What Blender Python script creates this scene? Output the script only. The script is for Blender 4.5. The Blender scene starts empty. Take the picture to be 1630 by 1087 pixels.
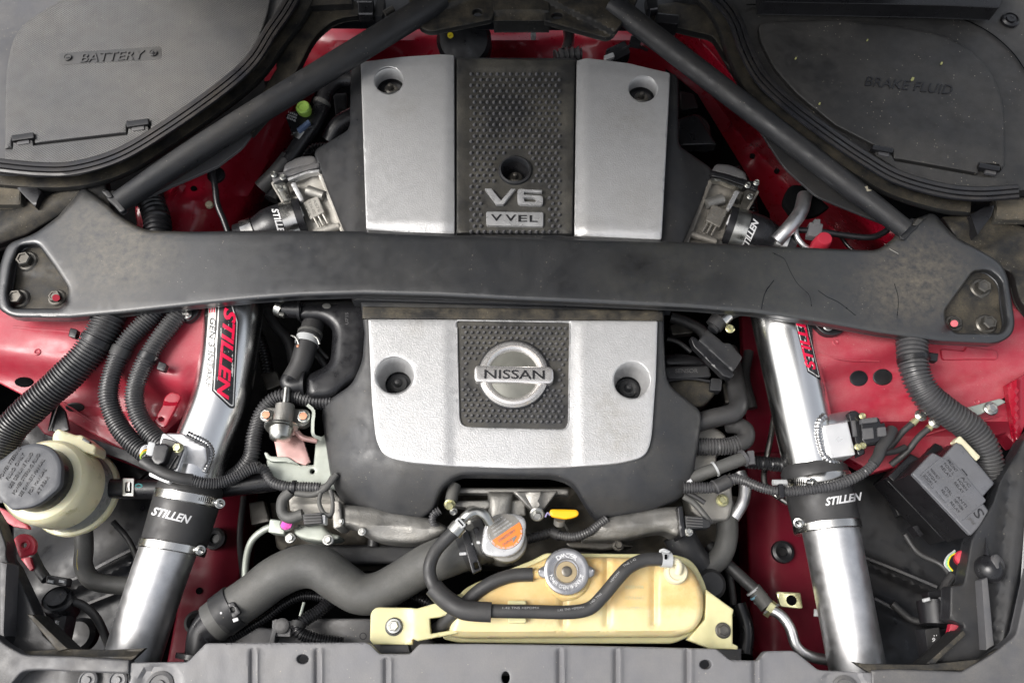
import bpy, bmesh, math, random
import numpy as np
from mathutils import Vector, Matrix
from mathutils.geometry import delaunay_2d_cdt
from mathutils.bvhtree import BVHTree
random.seed(4)
SC = bpy.context.scene
COL = SC.collection
# ---------------------------------------------------------------- camera
TILT = math.radians(21.0); F = 1268.0; MM = 0.001
CAM = Vector((0, -F*math.sin(TILT), F*math.cos(TILT)))
FW = Vector((0, math.sin(TILT), -math.cos(TILT))); UP = Vector((0, math.cos(TILT), math.sin(TILT)))
cd = bpy.data.cameras.new('camera'); cam = bpy.data.objects.new('camera', cd); COL.objects.link(cam)
cam.location = CAM*MM; cam.rotation_euler = (TILT, 0, 0)
cd.sensor_width = 36; cd.lens = 36*F/1630; cd.clip_start = .01; cd.clip_end = 50
SC.camera = cam
# ---------------------------------------------------------------- daylight
SUN_EL, SUN_AZ = 52.0, 262.0          # azimuth clockwise from +Y (the windscreen side)
w = bpy.data.worlds.new('World'); SC.world = w; w.use_nodes = True
nt = w.node_tree; bg = nt.nodes['Background']
sky = nt.nodes.new('ShaderNodeTexSky'); sky.sky_type = 'NISHITA'; sky.sun_disc = False
sky.sun_elevation = math.radians(SUN_EL); sky.sun_rotation = math.radians(SUN_AZ)
sky.air_density = 1.0; sky.dust_density = 6.0; sky.ozone_density = 1.0
hs = nt.nodes.new('ShaderNodeHueSaturation'); hs.inputs['Saturation'].default_value = .3
nt.links.new(sky.outputs[0], hs.inputs['Color']); nt.links.new(hs.outputs[0], bg.inputs[0])
bg.inputs[1].default_value = .15
sl = bpy.data.lights.new('sun', 'SUN'); sl.energy = 1.4; sl.angle = math.radians(30); sl.color = (1, .97, .93)
so = bpy.data.objects.new('sun', sl); COL.objects.link(so)
_e, _a = math.radians(SUN_EL), math.radians(SUN_AZ)
sd = Vector((math.sin(_a)*math.cos(_e), math.cos(_a)*math.cos(_e), math.sin(_e)))
so.rotation_euler = sd.to_track_quat('Z', 'Y').to_euler(); so.location = sd*3
SC.view_settings.view_transform = 'Standard'; SC.view_settings.look = 'None'
SC.view_settings.exposure = 0.62; SC.view_settings.gamma = 1
# ---------------------------------------------------------------- mapping: photo position + height (mm) -> place in the bay
def ray(x, y):
    return FW + Vector(((x-815)/F, 0, 0)) + UP*((543.5-y)/F)
def W(x, y, z):
    d = ray(x, y); k = (z-CAM.z)/d.z
    return CAM + d*k
def Wn(P, z):
    P = np.asarray(P, float); z = np.broadcast_to(np.asarray(z, float), (len(P),))
    a = (P[:, 0]-815)/F; b = (543.5-P[:, 1])/F
    dx = a; dy = FW.y + UP.y*b; dz = FW.z + UP.z*b
    k = (z-CAM.z)/dz
    return np.stack([CAM.x+dx*k, CAM.y+dy*k, CAM.z+dz*k], 1)
def sc(x, y, z):
    return (z-CAM.z)/ray(x, y).z/F
# ---------------------------------------------------------------- objects
ORG = {}
def tag(o, label=None, cat=None, group=None, kind=None):
    if label: o['label'] = label
    if cat: o['category'] = cat
    if group: o['group'] = group
    if kind: o['kind'] = kind
    return o
def thing(name, label, cat, at, group=None):
    o = bpy.data.objects.new(name, None); COL.objects.link(o)
    o.empty_display_size = .02; o.location = W(*at)*MM; ORG[o.name] = W(*at)
    return tag(o, label, cat, group)
def mk(name, V, Fc, mat, parent=None, smooth=35, label=None):
    """V in mm world space -> one mesh object"""
    V = np.asarray(V, float)
    if parent is None: org = Vector((V[:, 0].mean(), V[:, 1].mean(), V[:, 2].min()))
    else: org = ORG[parent.name]
    me = bpy.data.meshes.new(name)
    me.from_pydata(((V-np.array(org))*MM).tolist(), [], [tuple(int(i) for i in f) for f in Fc]); me.update()
    bm = bmesh.new(); bm.from_mesh(me)
    bmesh.ops.remove_doubles(bm, verts=bm.verts, dist=1e-6)
    bmesh.ops.recalc_face_normals(bm, faces=bm.faces); bm.to_mesh(me); bm.free()
    me.shade_smooth()
    if smooth < 180: me.set_sharp_from_angle(angle=math.radians(smooth))
    me.materials.append(mat)
    o = bpy.data.objects.new(name, me); COL.objects.link(o)
    if parent is None: o.location = org*MM; ORG[o.name] = org
    else: o.parent = parent; ORG[o.name] = org
    if label: o['label'] = label
    return o
# ---------------------------------------------------------------- outlines and plates
def rnd(pts, r=0, step=9):
    """fillet corners; pts = (x,y[,r])"""
    out = []; n = len(pts)
    for i, p in enumerate(pts):
        rr = p[2] if len(p) > 2 else r
        b = np.array(p[:2], float); a = np.array(pts[i-1][:2], float); c = np.array(pts[(i+1) % n][:2], float)
        la, lc = np.linalg.norm(a-b), np.linalg.norm(c-b)
        if rr <= 0 or la < 1e-6 or lc < 1e-6: out.append(b); continue
        ka, kc = min(rr, la*.48), min(rr, lc*.48)
        s, e = b+(a-b)/la*ka, b+(c-b)/lc*kc
        m = 6 if rr > 4 else 3
        for k in range(m+1):
            t = k/m; out.append(s*(1-t)**2+b*2*t*(1-t)+e*t*t)
    res = []
    for i, p in enumerate(out):
        q = out[(i+1) % len(out)]; L = np.linalg.norm(q-p)
        if L < .05: continue
        m = max(1, int(math.ceil(L/step)))
        for k in range(m): res.append(p+(q-p)*k/m)
    return np.array(res)
def smoothc(pts, step=8):
    """closed Catmull-Rom outline"""
    P = [np.array(p[:2], float) for p in pts]; n = len(P); out = []
    for i in range(n):
        a, b, c, d = P[i-1], P[i], P[(i+1) % n], P[(i+2) % n]
        m = max(2, int(np.linalg.norm(c-b)/step))
        for k in range(m):
            t = k/m
            out.append(.5*((2*b)+(-a+c)*t+(2*a-5*b+4*c-d)*t*t+(-a+3*b-3*c+d)*t**3))
    return np.array(out)
def circ(x, y, r, n=20, ry=None):
    ry = ry or r
    return np.array([(x+r*math.cos(2*math.pi*k/n), y+ry*math.sin(2*math.pi*k/n)) for k in range(n)])
def inside(P, O):
    x, y = P[:, 0][:, None], P[:, 1][:, None]
    x1, y1 = O[:, 0][None], O[:, 1][None]; x2, y2 = np.roll(O[:, 0], -1)[None], np.roll(O[:, 1], -1)[None]
    c = ((y1 > y) != (y2 > y)) & (x < (x2-x1)*(y-y1)/(y2-y1+1e-12)+x1)
    return c.sum(1) % 2 == 1
def dist(P, loops):
    d = np.full(len(P), 1e9)
    for O in loops:
        A = O[None]; B = np.roll(O, -1, 0)[None]; p = P[:, None]
        AB = B-A; t = np.clip(((p-A)*AB).sum(2)/((AB**2).sum(2)+1e-12), 0, 1)
        d = np.minimum(d, np.sqrt((((A+AB*t[..., None])-p)**2).sum(2)).min(1))
    return d
def sheet(name, out, z, mat, parent=None, holes=(), bev=4, bz=None, step=16, thick=10, zf=None, down=None, close=True, smooth=35, label=None, extra=None):
    O = out if isinstance(out, np.ndarray) else rnd(out)
    H = [h if isinstance(h, np.ndarray) else rnd(h) for h in holes]
    loops = [O]+H; bz = bev*.8 if bz is None else bz
    pts = [O]+H
    x0, y0 = O.min(0); x1, y1 = O.max(0)
    gx = np.arange(x0+step*.5, x1, step); gy = np.arange(y0+step*.5, y1, step*.87)
    G = np.array([(x+(step*.5 if j % 2 else 0), y) for j, y in enumerate(gy) for x in gx]).reshape(-1, 2)
    cand = []
    if len(G):
        g = G[inside(G, O)]
        for h in H:
            if len(g): g = g[~inside(g, h)]
        if len(g):
            d = dist(g, loops); cand.append(g[d > max(bev*1.25, step*.35)])
    if extra is not None:
        e = np.asarray(extra, float); e = e[inside(e, O)]
        for h in H:
            if len(e): e = e[~inside(e, h)]
        e = e[dist(e, loops) > 1]
        if cand and len(cand[0]):
            dd = np.array([np.abs(e-q).max(1).min() for q in cand[0]]); cand[0] = cand[0][dd > 3]
        cand.append(e)
    if bev > 0:
        for fr in ((.12, .35, .65, 1.0) if bev > 1.6 else (.5, 1.0)):
            for L in loops:
                T = np.roll(L, -1, 0)-np.roll(L, 1, 0); T /= np.linalg.norm(T, axis=1)[:, None]+1e-9
                N = np.stack([-T[:, 1], T[:, 0]], 1)
                for s in (1, -1):
                    c = L+N*s*bev*fr
                    c = c[inside(c, O)]
                    for h in H:
                        if len(c): c = c[~inside(c, h)]
                    if len(c):
                        d = dist(c, loops); cand.append(c[d > bev*fr*.93])
    P = np.concatenate(pts+cand)
    _, idx = np.unique(np.round(P/(0.35 if bev > 1.6 else .15)).astype(int), axis=0, return_index=True)
    nb = sum(len(L) for L in loops); idx = sorted(i for i in idx if i >= nb)
    P = np.concatenate([P[:nb], P[idx]])
    E = []; k = 0
    for L in loops:
        n = len(L); E += [(k+i, k+(i+1) % n) for i in range(n)]; k += n
    v, _, f, _, _, _ = delaunay_2d_cdt([Vector(p) for p in P], E, [], 0, 1e-4)
    V = np.array([tuple(a) for a in v]); f = np.array(f)
    cen = V[f].mean(1); ok = inside(cen, O)
    for h in H: ok &= ~inside(cen, h)
    f = f[ok]
    Z = np.full(len(V), float(z)) if zf is None else np.asarray(zf(V[:, 0], V[:, 1]), float)+z
    if bev > 0:
        d = np.clip(dist(V, loops)/bev, 0, 1); Z = Z-bz*(1-np.sqrt(np.clip(1-(1-d)**2, 0, 1)))
    T3 = Wn(V, Z)
    if callable(thick): th = thick(V[:, 0], V[:, 1])
    else: th = np.full(len(V), float(thick))
    if down is None: B3 = T3-np.stack([0*th, 0*th, th], 1)
    else: B3 = T3+np.array(down)[None]
    n = len(V); faces = [tuple(t) for t in f]
    cnt = {}
    for t in f:
        for a, b in ((t[0], t[1]), (t[1], t[2]), (t[2], t[0])):
            key = (min(a, b), max(a, b)); cnt[key] = None if key in cnt else (a, b)
    faces += [(e[1], e[0], e[0]+n, e[1]+n) for e in cnt.values() if e]
    if close: faces += [(t[2]+n, t[1]+n, t[0]+n) for t in f]
    return mk(name, np.concatenate([T3, B3]), faces, mat, parent, smooth, label)
# ---------------------------------------------------------------- sweeps
def spline(pts, step):
    P = [np.array(p, float) for p in pts]
    if len(P) == 2: P2 = P
    P = [2*P[0]-P[1]]+P+[2*P[-1]-P[-2]]; out = []
    for i in range(1, len(P)-2):
        a, b, c, d = P[i-1:i+3]; m = max(1, int(round(np.linalg.norm((c-b)[:2])/step+abs((c-b)[2])/step*.5)))
        for k in range(m):
            t = k/m; out.append(.5*((2*b)+(-a+c)*t+(2*a-5*b+4*c-d)*t*t+(-a+3*b-3*c+d)*t**3))
    out.append(P[-2]); return np.array(out)
def frames(C):
    T = np.gradient(C, axis=0); T /= np.linalg.norm(T, axis=1)[:, None]+1e-12
    u = np.cross(T[0], (0, 0, 1)); 
    if np.linalg.norm(u) < .1: u = np.cross(T[0], (0, 1, 0))
    U = []
    for t in T:
        u = u-t*np.dot(u, t); u /= np.linalg.norm(u)+1e-12; U.append(u)
    U = np.array(U); return T, U, np.cross(U, T)
def tube(name, path, r, mat, parent=None, sides=16, step=6, corr=0, duty=.5, depth=.14, cap=True, hollow=0, smooth=40, label=None, sq=1.0, straight=False):
    """path (x,y,z[,r]) in photo px and mm height; r in px; corr = rib pitch in px"""
    path = [tuple(p)+((r,) if len(p) == 3 else ()) for p in path]
    if corr: step = corr/4.0
    S = spline(path, step) if not straight else np.array(path)
    C = Wn(S[:, :2], S[:, 2]); k = np.array([sc(*p[:3]) for p in S]); R = S[:, 3]*k
    if corr:
        pat = [1, 1, 1-depth, 1-depth]
        if duty > .5: pat = [1, 1, 1, 1-depth]
        q = np.arange(len(R)); R = R*np.array([pat[i % 4] for i in range(len(R))])*(1+.018*np.sin(q*.11+len(R))+.012*np.sin(q//4*2.1))
    T, U, N = frames(C); V = []; Fc = []
    for i in range(len(C)):
        for j in range(sides):
            a = 2*math.pi*j/sides
            V.append(C[i]+(U[i]*math.cos(a)+N[i]*math.sin(a)*sq)*R[i])
    for i in range(len(C)-1):
        for j in range(sides):
            a, b = i*sides+j, i*sides+(j+1) % sides; Fc.append((a, b, b+sides, a+sides))
    if hollow:
        for e, i in ((0, 0), (1, len(C)-1)):
            base = len(V)
            for f2, dd in ((1-hollow, 0), (1-hollow, 1)):
                for j in range(sides):
                    a = 2*math.pi*j/sides; inn = T[i]*(R[i]*1.2*dd)*(1 if e == 0 else -1)
                    V.append(C[i]+inn+(U[i]*math.cos(a)+N[i]*math.sin(a)*sq)*R[i]*f2)
            for j in range(sides):
                j2 = (j+1) % sides
                Fc.append((i*sides+j, i*sides+j2, base+j2, base+j)); Fc.append((base+j, base+j2, base+sides+j2, base+sides+j))
            Fc.append(tuple(base+sides+j for j in range(sides)))
    elif cap:
        Fc.append(tuple(range(sides))); Fc.append(tuple((len(C)-1)*sides+j for j in range(sides)))
    return mk(name, V, Fc, mat, parent, smooth if not corr else 50, label)
def sweep(name, path, prof, mat, parent=None, step=8, smooth=40, label=None, closed=True, up=False):
    """profile (u px sideways, v mm up) carried along path (x,y,z)"""
    S = spline(path, step); P = S[:, :2]; T = np.gradient(P, axis=0); T /= np.linalg.norm(T, axis=1)[:, None]
    N = np.stack([-T[:, 1], T[:, 0]], 1); V = []; Fc = []; m = len(prof)
    for u, v in prof: V.append(Wn(P+N*u, S[:, 2]+v))
    V = np.stack(V, 1).reshape(-1, 3); n = len(P)
    for i in range(n-1):
        for j in range(m if closed else m-1):
            a, b = i*m+j, i*m+(j+1) % m; Fc.append((a, b, b+m, a+m))
    if closed: Fc.append(tuple(range(m))); Fc.append(tuple((n-1)*m+j for j in range(m)))
    return mk(name, V, Fc, mat, parent, smooth, label)
def lathe(name, at, prof, mat, parent=None, axis=(0, 0, 1), n=28, smooth=35, label=None, lobes=None, caps=(True, True)):
    """profile [(r px, height px along axis)] round a point; axis in world space"""
    c = W(*at); k = sc(*at); q = Vector(axis).normalized().to_track_quat('Z', 'Y'); V = []; Fc = []
    for r, h in prof:
        for j in range(n):
            a = 2*math.pi*j/n; rr = r*(lobes(a) if lobes else 1)
            V.append(c+q @ (Vector((rr*math.cos(a), rr*math.sin(a), h))*k))
    m = len(prof)
    for i in range(m-1):
        for j in range(n): Fc.append((i*n+j, i*n+(j+1) % n, (i+1)*n+(j+1) % n, (i+1)*n+j))
    if caps[0]: Fc.append(tuple(range(n)))
    if caps[1]: Fc.append(tuple((m-1)*n+j for j in range(n)))
    return mk(name, V, Fc, mat, parent, smooth, label)
def box(name, cx, cy, z, w, h, depth, mat, parent=None, rot=0, r=2, bev=1.5, down=None, label=None, zf=None, step=30):
    c, s = math.cos(math.radians(rot)), math.sin(math.radians(rot))
    P = [(cx+c*u-s*v, cy+s*u+c*v, r) for u, v in ((-w/2, -h/2), (w/2, -h/2), (w/2, h/2), (-w/2, h/2))]
    return sheet(name, P, z, mat, parent, bev=bev, thick=depth, down=down, label=label, zf=zf, step=step)
def bolt(name, x, y, z, r, mat, parent=None, axis=(0, 0, 1), washer=1.45, h=.9, label=None, stud=False):
    """hex head on a flange, as one mesh"""
    c = W(x, y, z); k = sc(x, y, z)*r; q = Vector(axis).normalized().to_track_quat('Z', 'Y'); V = []; Fc = []
    def ring(rr, hh, n, ph=0):
        b = len(V)
        for j in range(n):
            a = 2*math.pi*j/n+ph; V.append(c+q @ Vector((rr*math.cos(a)*k, rr*math.sin(a)*k, hh*k)))
        return list(range(b, b+n))
    def skin(A, B):
        for j in range(len(A)): Fc.append((A[j], A[(j+1) % len(A)], B[(j+1) % len(A)], B[j]))
    a = ring(washer, -.3, 18); b = ring(washer, 0, 18); d = ring(washer*.85, .18, 18); e = ring(.9, .2, 18)
    skin(a, b); skin(b, d); skin(d, e); Fc.append(tuple(e))
    p = random.random(); a = ring(1, .1, 6, p); b = ring(1, h*.85, 6, p); d = ring(.86, h, 6, p); e = ring(.66, h, 6, p); g = ring(.6, h*.86, 6, p)
    skin(a, b); skin(b, d); skin(d, e); skin(e, g); Fc.append(tuple(g))
    return mk(name, V, Fc, mat, parent, 30, label)
# ---------------------------------------------------------------- lettering
_tc = {}
def glyphs(s, shear=0, bold=0, spacing=1):
    key = (s, shear, bold, spacing)
    if key not in _tc:
        cu = bpy.data.curves.new('t', 'FONT'); cu.body = s; cu.shear = shear; cu.offset = bold; cu.resolution_u = 3; cu.space_character = spacing
        o = bpy.data.objects.new('t', cu); COL.objects.link(o)
        dg = bpy.context.evaluated_depsgraph_get(); me = o.evaluated_get(dg).to_mesh()
        V = np.array([v.co[:2] for v in me.vertices]); Fc = [tuple(p.vertices) for p in me.polygons]
        bpy.data.objects.remove(o); bpy.data.curves.remove(cu)
        V = V-V.min(0); V = V/V.max(0); _tc[key] = (V, Fc)
    return _tc[key]
def hit(target, P, off):
    """places on the surface of a finished mesh straight under the given photo positions"""
    bv = BVHTree.FromPolygons([v.co for v in target.data.vertices], [p.vertices for p in target.data.polygons])
    o = ORG[target.name]*1.0 if target.parent is None else ORG[target.name]
    out = []
    for x, y in P:
        d = ray(x, y).normalized(); h, n, _, _ = bv.ray_cast((CAM-o)*MM, d)
        if h is None:
            out.append(tuple(W(x, y, -90)))
        else:
            if n.dot(d) > 0: n = -n
            out.append(tuple(h/MM+o+n*off))
    return np.array(out)
def text(name, s, cx, cy, w, h, mat, parent, z=0, rot=0, depth=1.0, target=None, shear=0, bold=0, spacing=1, label=None, persp=None):
    V, Fc = glyphs(s, shear, bold, spacing)
    U = (V-.5)*np.array([w, -h]); c, sn = math.cos(math.radians(rot)), math.sin(math.radians(rot))
    P = np.stack([cx+c*U[:, 0]-sn*U[:, 1], cy+sn*U[:, 0]+c*U[:, 1]], 1)
    return raised(name, P, Fc, mat, parent, z, depth, target, label)
def refine(P, Fc, L=4.5):
    T = [(f[0], f[i], f[i+1]) for f in Fc for i in range(1, len(f)-1)]; P = [tuple(p) for p in P]
    for _ in range(3):
        A = np.array(P); t = np.array(T)
        if max(np.linalg.norm(A[t[:, 0]]-A[t[:, 1]], axis=1).max(), np.linalg.norm(A[t[:, 1]]-A[t[:, 2]], axis=1).max()) < L: break
        mid = {}; N = []
        def m(a, b):
            k = (min(a, b), max(a, b))
            if k not in mid: mid[k] = len(P); P.append(((P[a][0]+P[b][0])/2, (P[a][1]+P[b][1])/2))
            return mid[k]
        for a, b, c in T:
            x, y, z = m(a, b), m(b, c), m(c, a); N += [(a, x, z), (x, b, y), (z, y, c), (x, y, z)]
        T = N
    return np.array(P), T
def raised(name, P, Fc, mat, parent, z, depth, target, label=None):
    if target is not None and len(Fc) > 1 and name.endswith('lettering'): P, Fc = refine(P, Fc)
    if target is not None:
        T3 = hit(target, P, depth); B3 = hit(target, P, -.3)
    else:
        zz = z(P[:, 0], P[:, 1]) if callable(z) else z
        T3 = Wn(P, np.asarray(zz)+depth); B3 = T3-np.array([0, 0, depth+.3])
    n = len(P); cnt = {}; faces = [tuple(f) for f in Fc]
    for f in Fc:
        for i in range(len(f)):
            a, b = f[i], f[(i+1) % len(f)]; key = (min(a, b), max(a, b)); cnt[key] = None if key in cnt else (a, b)
    faces += [(e[1], e[0], e[0]+n, e[1]+n) for e in cnt.values() if e]
    return mk(name, np.concatenate([T3, B3]), faces, mat, parent, 30, label)
def arctext(name, s, cx, cy, R, a0, a1, h, wd, mat, parent, z, depth=.8, inward=False, ysq=1.0):
    """letters on an arc; angles in degrees, 0 = up, clockwise"""
    P = []; Fc = []; n = len(s)
    for i, ch in enumerate(s):
        if ch == ' ': continue
        V, f = glyphs(ch, 0, .01); a = math.radians(a0+(a1-a0)*(i/(n-1)))
        U = (V-.5)*np.array([wd*(.4 if ch == 'I' else 1), -h]); rt = a if not inward else a+math.pi
        c, sn = math.cos(rt), math.sin(rt); x0, y0 = cx+R*math.sin(a), cy-R*math.cos(a)*ysq
        b = len(P); P += [(x0+c*u-sn*v, y0+sn*u+c*v) for u, v in U]; Fc += [tuple(b+k for k in g) for g in f]
    return raised(name, np.array(P), Fc, mat, parent, z, depth, None)
# ---------------------------------------------------------------- materials
def M(name, col, rough=.5, metal=0, dust=0, dcol=(.23, .18, .11), dscale=14, bump=0, bscale=600, coat=0, var=.12, vscale=30, speck=0, rvar=.15, sss=0, spec=.5, stretch=None, smudge=0, trans=0, aniso=0, patches=(), band=None):
    m = bpy.data.materials.new(name); m.use_nodes = True; t = m.node_tree; N, L = t.nodes, t.links; b = N['Principled BSDF']
    def n(ty, **k):
        q = N.new(ty)
        for a, v in k.items():
            if a in q.inputs: q.inputs[a].default_value = v
            else: setattr(q, a, v)
        return q
    geo = n('ShaderNodeNewGeometry'); co = geo.outputs['Position']
    if stretch:
        mp = n('ShaderNodeMapping'); mp.inputs['Scale'].default_value = stretch; mp.inputs['Rotation'].default_value = (0, 0, .15); L.new(co, mp.inputs[0]); cs = mp.outputs[0]
    else: cs = co
    def noise(scale, detail=5, rough=.6, src=None):
        q = n('ShaderNodeTexNoise'); q.inputs['Scale'].default_value = scale; q.inputs['Detail'].default_value = detail; q.inputs['Roughness'].default_value = rough
        L.new(src or co, q.inputs['Vector']); return q.outputs['Fac']
    def rng(src, a, c, lo=0, hi=1):
        q = n('ShaderNodeMapRange'); q.inputs['From Min'].default_value = a; q.inputs['From Max'].default_value = c; q.inputs['To Min'].default_value = lo; q.inputs['To Max'].default_value = hi
        L.new(src, q.inputs[0]); return q.outputs[0]
    def mul(a, c):
        q = n('ShaderNodeMath', operation='MULTIPLY')
        for i, s in enumerate((a, c)):
            if isinstance(s, (int, float)): q.inputs[i].default_value = s
            else: L.new(s, q.inputs[i])
        return q.outputs[0]
    def mix(f, a, c):
        q = n('ShaderNodeMix', data_type='RGBA')
        if isinstance(f, (int, float)): q.inputs[0].default_value = f
        else: L.new(f, q.inputs[0])
        for i, s in ((6, a), (7, c)):
            if isinstance(s, tuple): q.inputs[i].default_value = (*s[:3], 1)
            else: L.new(s, q.inputs[i])
        return q.outputs[2]
    v1 = noise(vscale, 6, .65, cs)
    lo = tuple(c*(1-var) for c in col); hi = tuple(min(1, c*(1+var)) for c in col)
    c = mix(rng(v1, .3, .7), lo, hi)
    R = rng(noise(vscale*1.7, 2, .5, cs), .3, .7, max(.03, rough-rvar), min(1, rough+rvar))
    if smudge:
        sm = mul(rng(noise(9, 4, .55), .52, .6), smudge); c = mix(sm, c, tuple(x*.45 for x in col)); 
    if dust:
        up = n('ShaderNodeSeparateXYZ'); L.new(geo.outputs['Normal'], up.inputs[0]); upf = rng(up.outputs[2], .2, .95)
        d = mul(mul(rng(noise(dscale, 8, .7), .36, .68), rng(noise(420, 3, .8), .3, .62, .35, 1)), mul(upf, dust))
        c = mix(d, c, dcol); q = n('ShaderNodeMix', data_type='FLOAT'); L.new(d, q.inputs[0]); L.new(R, q.inputs[2]); q.inputs[3].default_value = .9; R = q.outputs[0]
    if speck:
        vo = n('ShaderNodeTexVoronoi'); vo.inputs['Scale'].default_value = 130; L.new(co, vo.inputs['Vector'])
        s = mul(rng(vo.outputs['Distance'], .13, .07), mul(rng(noise(25, 2), .5, .62), speck)); c = mix(s, c, (.42, .38, .3))
    for px, py, pz, pr, ps, pc in patches:
        dn = n('ShaderNodeVectorMath', operation='DISTANCE'); L.new(co, dn.inputs[0]); dn.inputs[1].default_value = tuple(W(px, py, pz)*MM)
        f = mul(mul(rng(dn.outputs['Value'], pr*MM, pr*.25*MM), rng(noise(70, 9, .75), .34, .66)), ps); c = mix(f, c, pc)
    if band:
        sx = n('ShaderNodeSeparateXYZ'); L.new(co, sx.inputs[0]); c = mix(mul(rng(sx.outputs[1], band[0]*MM, band[1]*MM), mul(rng(noise(16, 5, .6), .25, .7, .35, 1), band[2])), c, band[3])
    L.new(c, b.inputs['Base Color']); L.new(R, b.inputs['Roughness']); b.inputs['Metallic'].default_value = metal
    b.inputs['Specular IOR Level'].default_value = spec
    if coat: b.inputs['Coat Weight'].default_value = coat; b.inputs['Coat Roughness'].default_value = .12
    if sss: b.inputs['Subsurface Weight'].default_value = sss; b.inputs['Subsurface Radius'].default_value = (1, .7, .35); b.inputs['Subsurface Scale'].default_value = .012
    if trans: b.inputs['Transmission Weight'].default_value = trans
    if aniso: b.inputs['Anisotropic'].default_value = aniso
    if bump:
        bp = n('ShaderNodeBump'); bp.inputs['Strength'].default_value = bump; bp.inputs['Distance'].default_value = .0006
        L.new(noise(bscale, 3, .6, cs), bp.inputs['Height']); L.new(bp.outputs[0], b.inputs['Normal'])
    return m
def knurl(m, scale=230, strength=.5):
    """fine pressed grain over a plastic lid"""
    t = m.node_tree; N, L = t.nodes, t.links; b = N['Principled BSDF']
    g = N.new('ShaderNodeNewGeometry'); mp = N.new('ShaderNodeMapping'); mp.inputs['Rotation'].default_value = (0, 0, .6); L.new(g.outputs['Position'], mp.inputs[0])
    v = N.new('ShaderNodeTexVoronoi'); v.inputs['Scale'].default_value = scale; v.inputs['Randomness'].default_value = .06; L.new(mp.outputs[0], v.inputs['Vector'])
    bp = N.new('ShaderNodeBump'); bp.inputs['Strength'].default_value = strength; bp.inputs['Distance'].default_value = .0012; bp.invert = True
    L.new(v.outputs['Distance'], bp.inputs['Height']); L.new(bp.outputs[0], b.inputs['Normal'])
    return m
silver = M('silver_paint', (.57, .57, .57), .36, .5, bump=.85, bscale=420, var=.05, vscale=60, rvar=.06, dust=.12, dcol=(.3, .27, .22), patches=[(x, y, -28, r, a, (.30, .27, .21)) for x, y, r, a in ((985, 690, 60, .4), (965, 640, 40, .35), (890, 715, 50, .3), (640, 180, 45, .3), (1000, 200, 70, .25), (1010, 330, 60, .25), (600, 110, 30, .3), (660, 520, 30, .3), (935, 370, 40, .3))])
silver_rim = M('silver_edge', (.58, .58, .58), .3, .6, var=.03)
black = M('black_plastic', (.020, .021, .0235), .42, spec=.38, bump=.35, bscale=900, dust=.16, dcol=(.13, .11, .08), dscale=9, speck=.4)
blackc = M('clean_black_plastic', (.012, .012, .0135), .33, var=.2, rvar=.1, bump=.15, bscale=500)
blackd = M('dusty_black_plastic', (.017, .017, .017), .5, spec=.3, bump=.4, bscale=700, dust=.5, dcol=(.17, .14, .09), dscale=26, speck=.4)
TAN = (.22, .185, .125); SMU = (.008, .008, .009); OLV = (.085, .082, .06)
bracem = M('brace_paint', (.018, .0195, .0225), .32, bump=.3, bscale=700, dust=.1, dcol=(.2, .18, .14), dscale=7, speck=.4, smudge=0, rvar=.04, spec=1.0, patches=[(190, 400, 0, 130, .42, TAN), (120, 350, 0, 60, .2, TAN), (1470, 430, 0, 110, .42, TAN), (1420, 470, 0, 90, .25, TAN), (1060, 430, 0, 150, .22, OLV), (1260, 450, 0, 160, .28, OLV), (1000, 420, 0, 38, 1, SMU), (1030, 425, 0, 30, 1, SMU), (900, 450, 0, 36, .8, SMU), (1085, 445, 0, 28, .7, SMU), (1155, 450, 0, 36, .7, SMU), (915, 405, 0, 30, .7, SMU), (1290, 470, 0, 26, .8, SMU)])
greyp = M('grey_plastic', (.075, .075, .08), .46, bump=.35, bscale=600, dust=.3, dcol=(.24, .22, .18), speck=.5, var=.08)
greyc = M('cover_grey_plastic', (.14, .14, .147), .46, bump=.3, bscale=600, dust=.25, dcol=(.3, .28, .24), speck=.6, var=.06, stretch=(1, .4, 1))
lidl = knurl(M('grained_lid_plastic', (.07, .07, .071), .46, dust=.3, dcol=(.2, .18, .15), dscale=7, speck=.5), 300, 1.0)
lidr = M('worn_lid_plastic', (.026, .0255, .025), .52, dust=.4, dcol=(.13, .12, .105), dscale=9, speck=1.0, bump=.3, bscale=800)
rubber = M('rubber', (.03, .03, .031), .48, bump=.25, bscale=900, dust=.12, dcol=(.17, .15, .12), var=.15)
rubberd = M('dusty_rubber', (.07, .07, .067), .55, bump=.6, bscale=350, dust=.3, dcol=(.18, .17, .145), var=.18, rvar=.1)
sealm = M('seal_rubber', (.018, .0185, .022), .34, var=.2, rvar=.1, dust=.15)
conduit = M('conduit_plastic', (.05, .05, .053), .36, dust=.22, dcol=(.2, .19, .16), var=.15)
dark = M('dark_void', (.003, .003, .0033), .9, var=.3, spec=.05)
liner = M('liner_plastic', (.008, .009, .0115), .4, bump=.3, bscale=60, var=.3, dust=.06, spec=.45)
alu = M('polished_aluminium', (.83, .83, .82), .25, 1, bump=.05, bscale=300, var=.05, vscale=40, rvar=.03, stretch=(1, .06, 1))
aluw = M('weathered_aluminium', (.70, .70, .705), .42, 1, bump=.04, bscale=300, var=.13, vscale=45, rvar=.05, dust=.15, dcol=(.3, .29, .26))
weldm = M('weld_aluminium', (.5, .5, .5), .33, 1, var=.15)
cast = M('cast_aluminium', (.27, .265, .25), .5, .75, bump=.9, bscale=380, var=.18, dust=.35, dcol=(.22, .19, .14))
castw = M('pale_casting', (.42, .405, .37), .5, .4, bump=.6, bscale=380, var=.14, dust=.3, dcol=(.3, .25, .18))
steel = M('zinc_steel', (.5, .5, .47), .34, 1, var=.15, rvar=.1)
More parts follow.
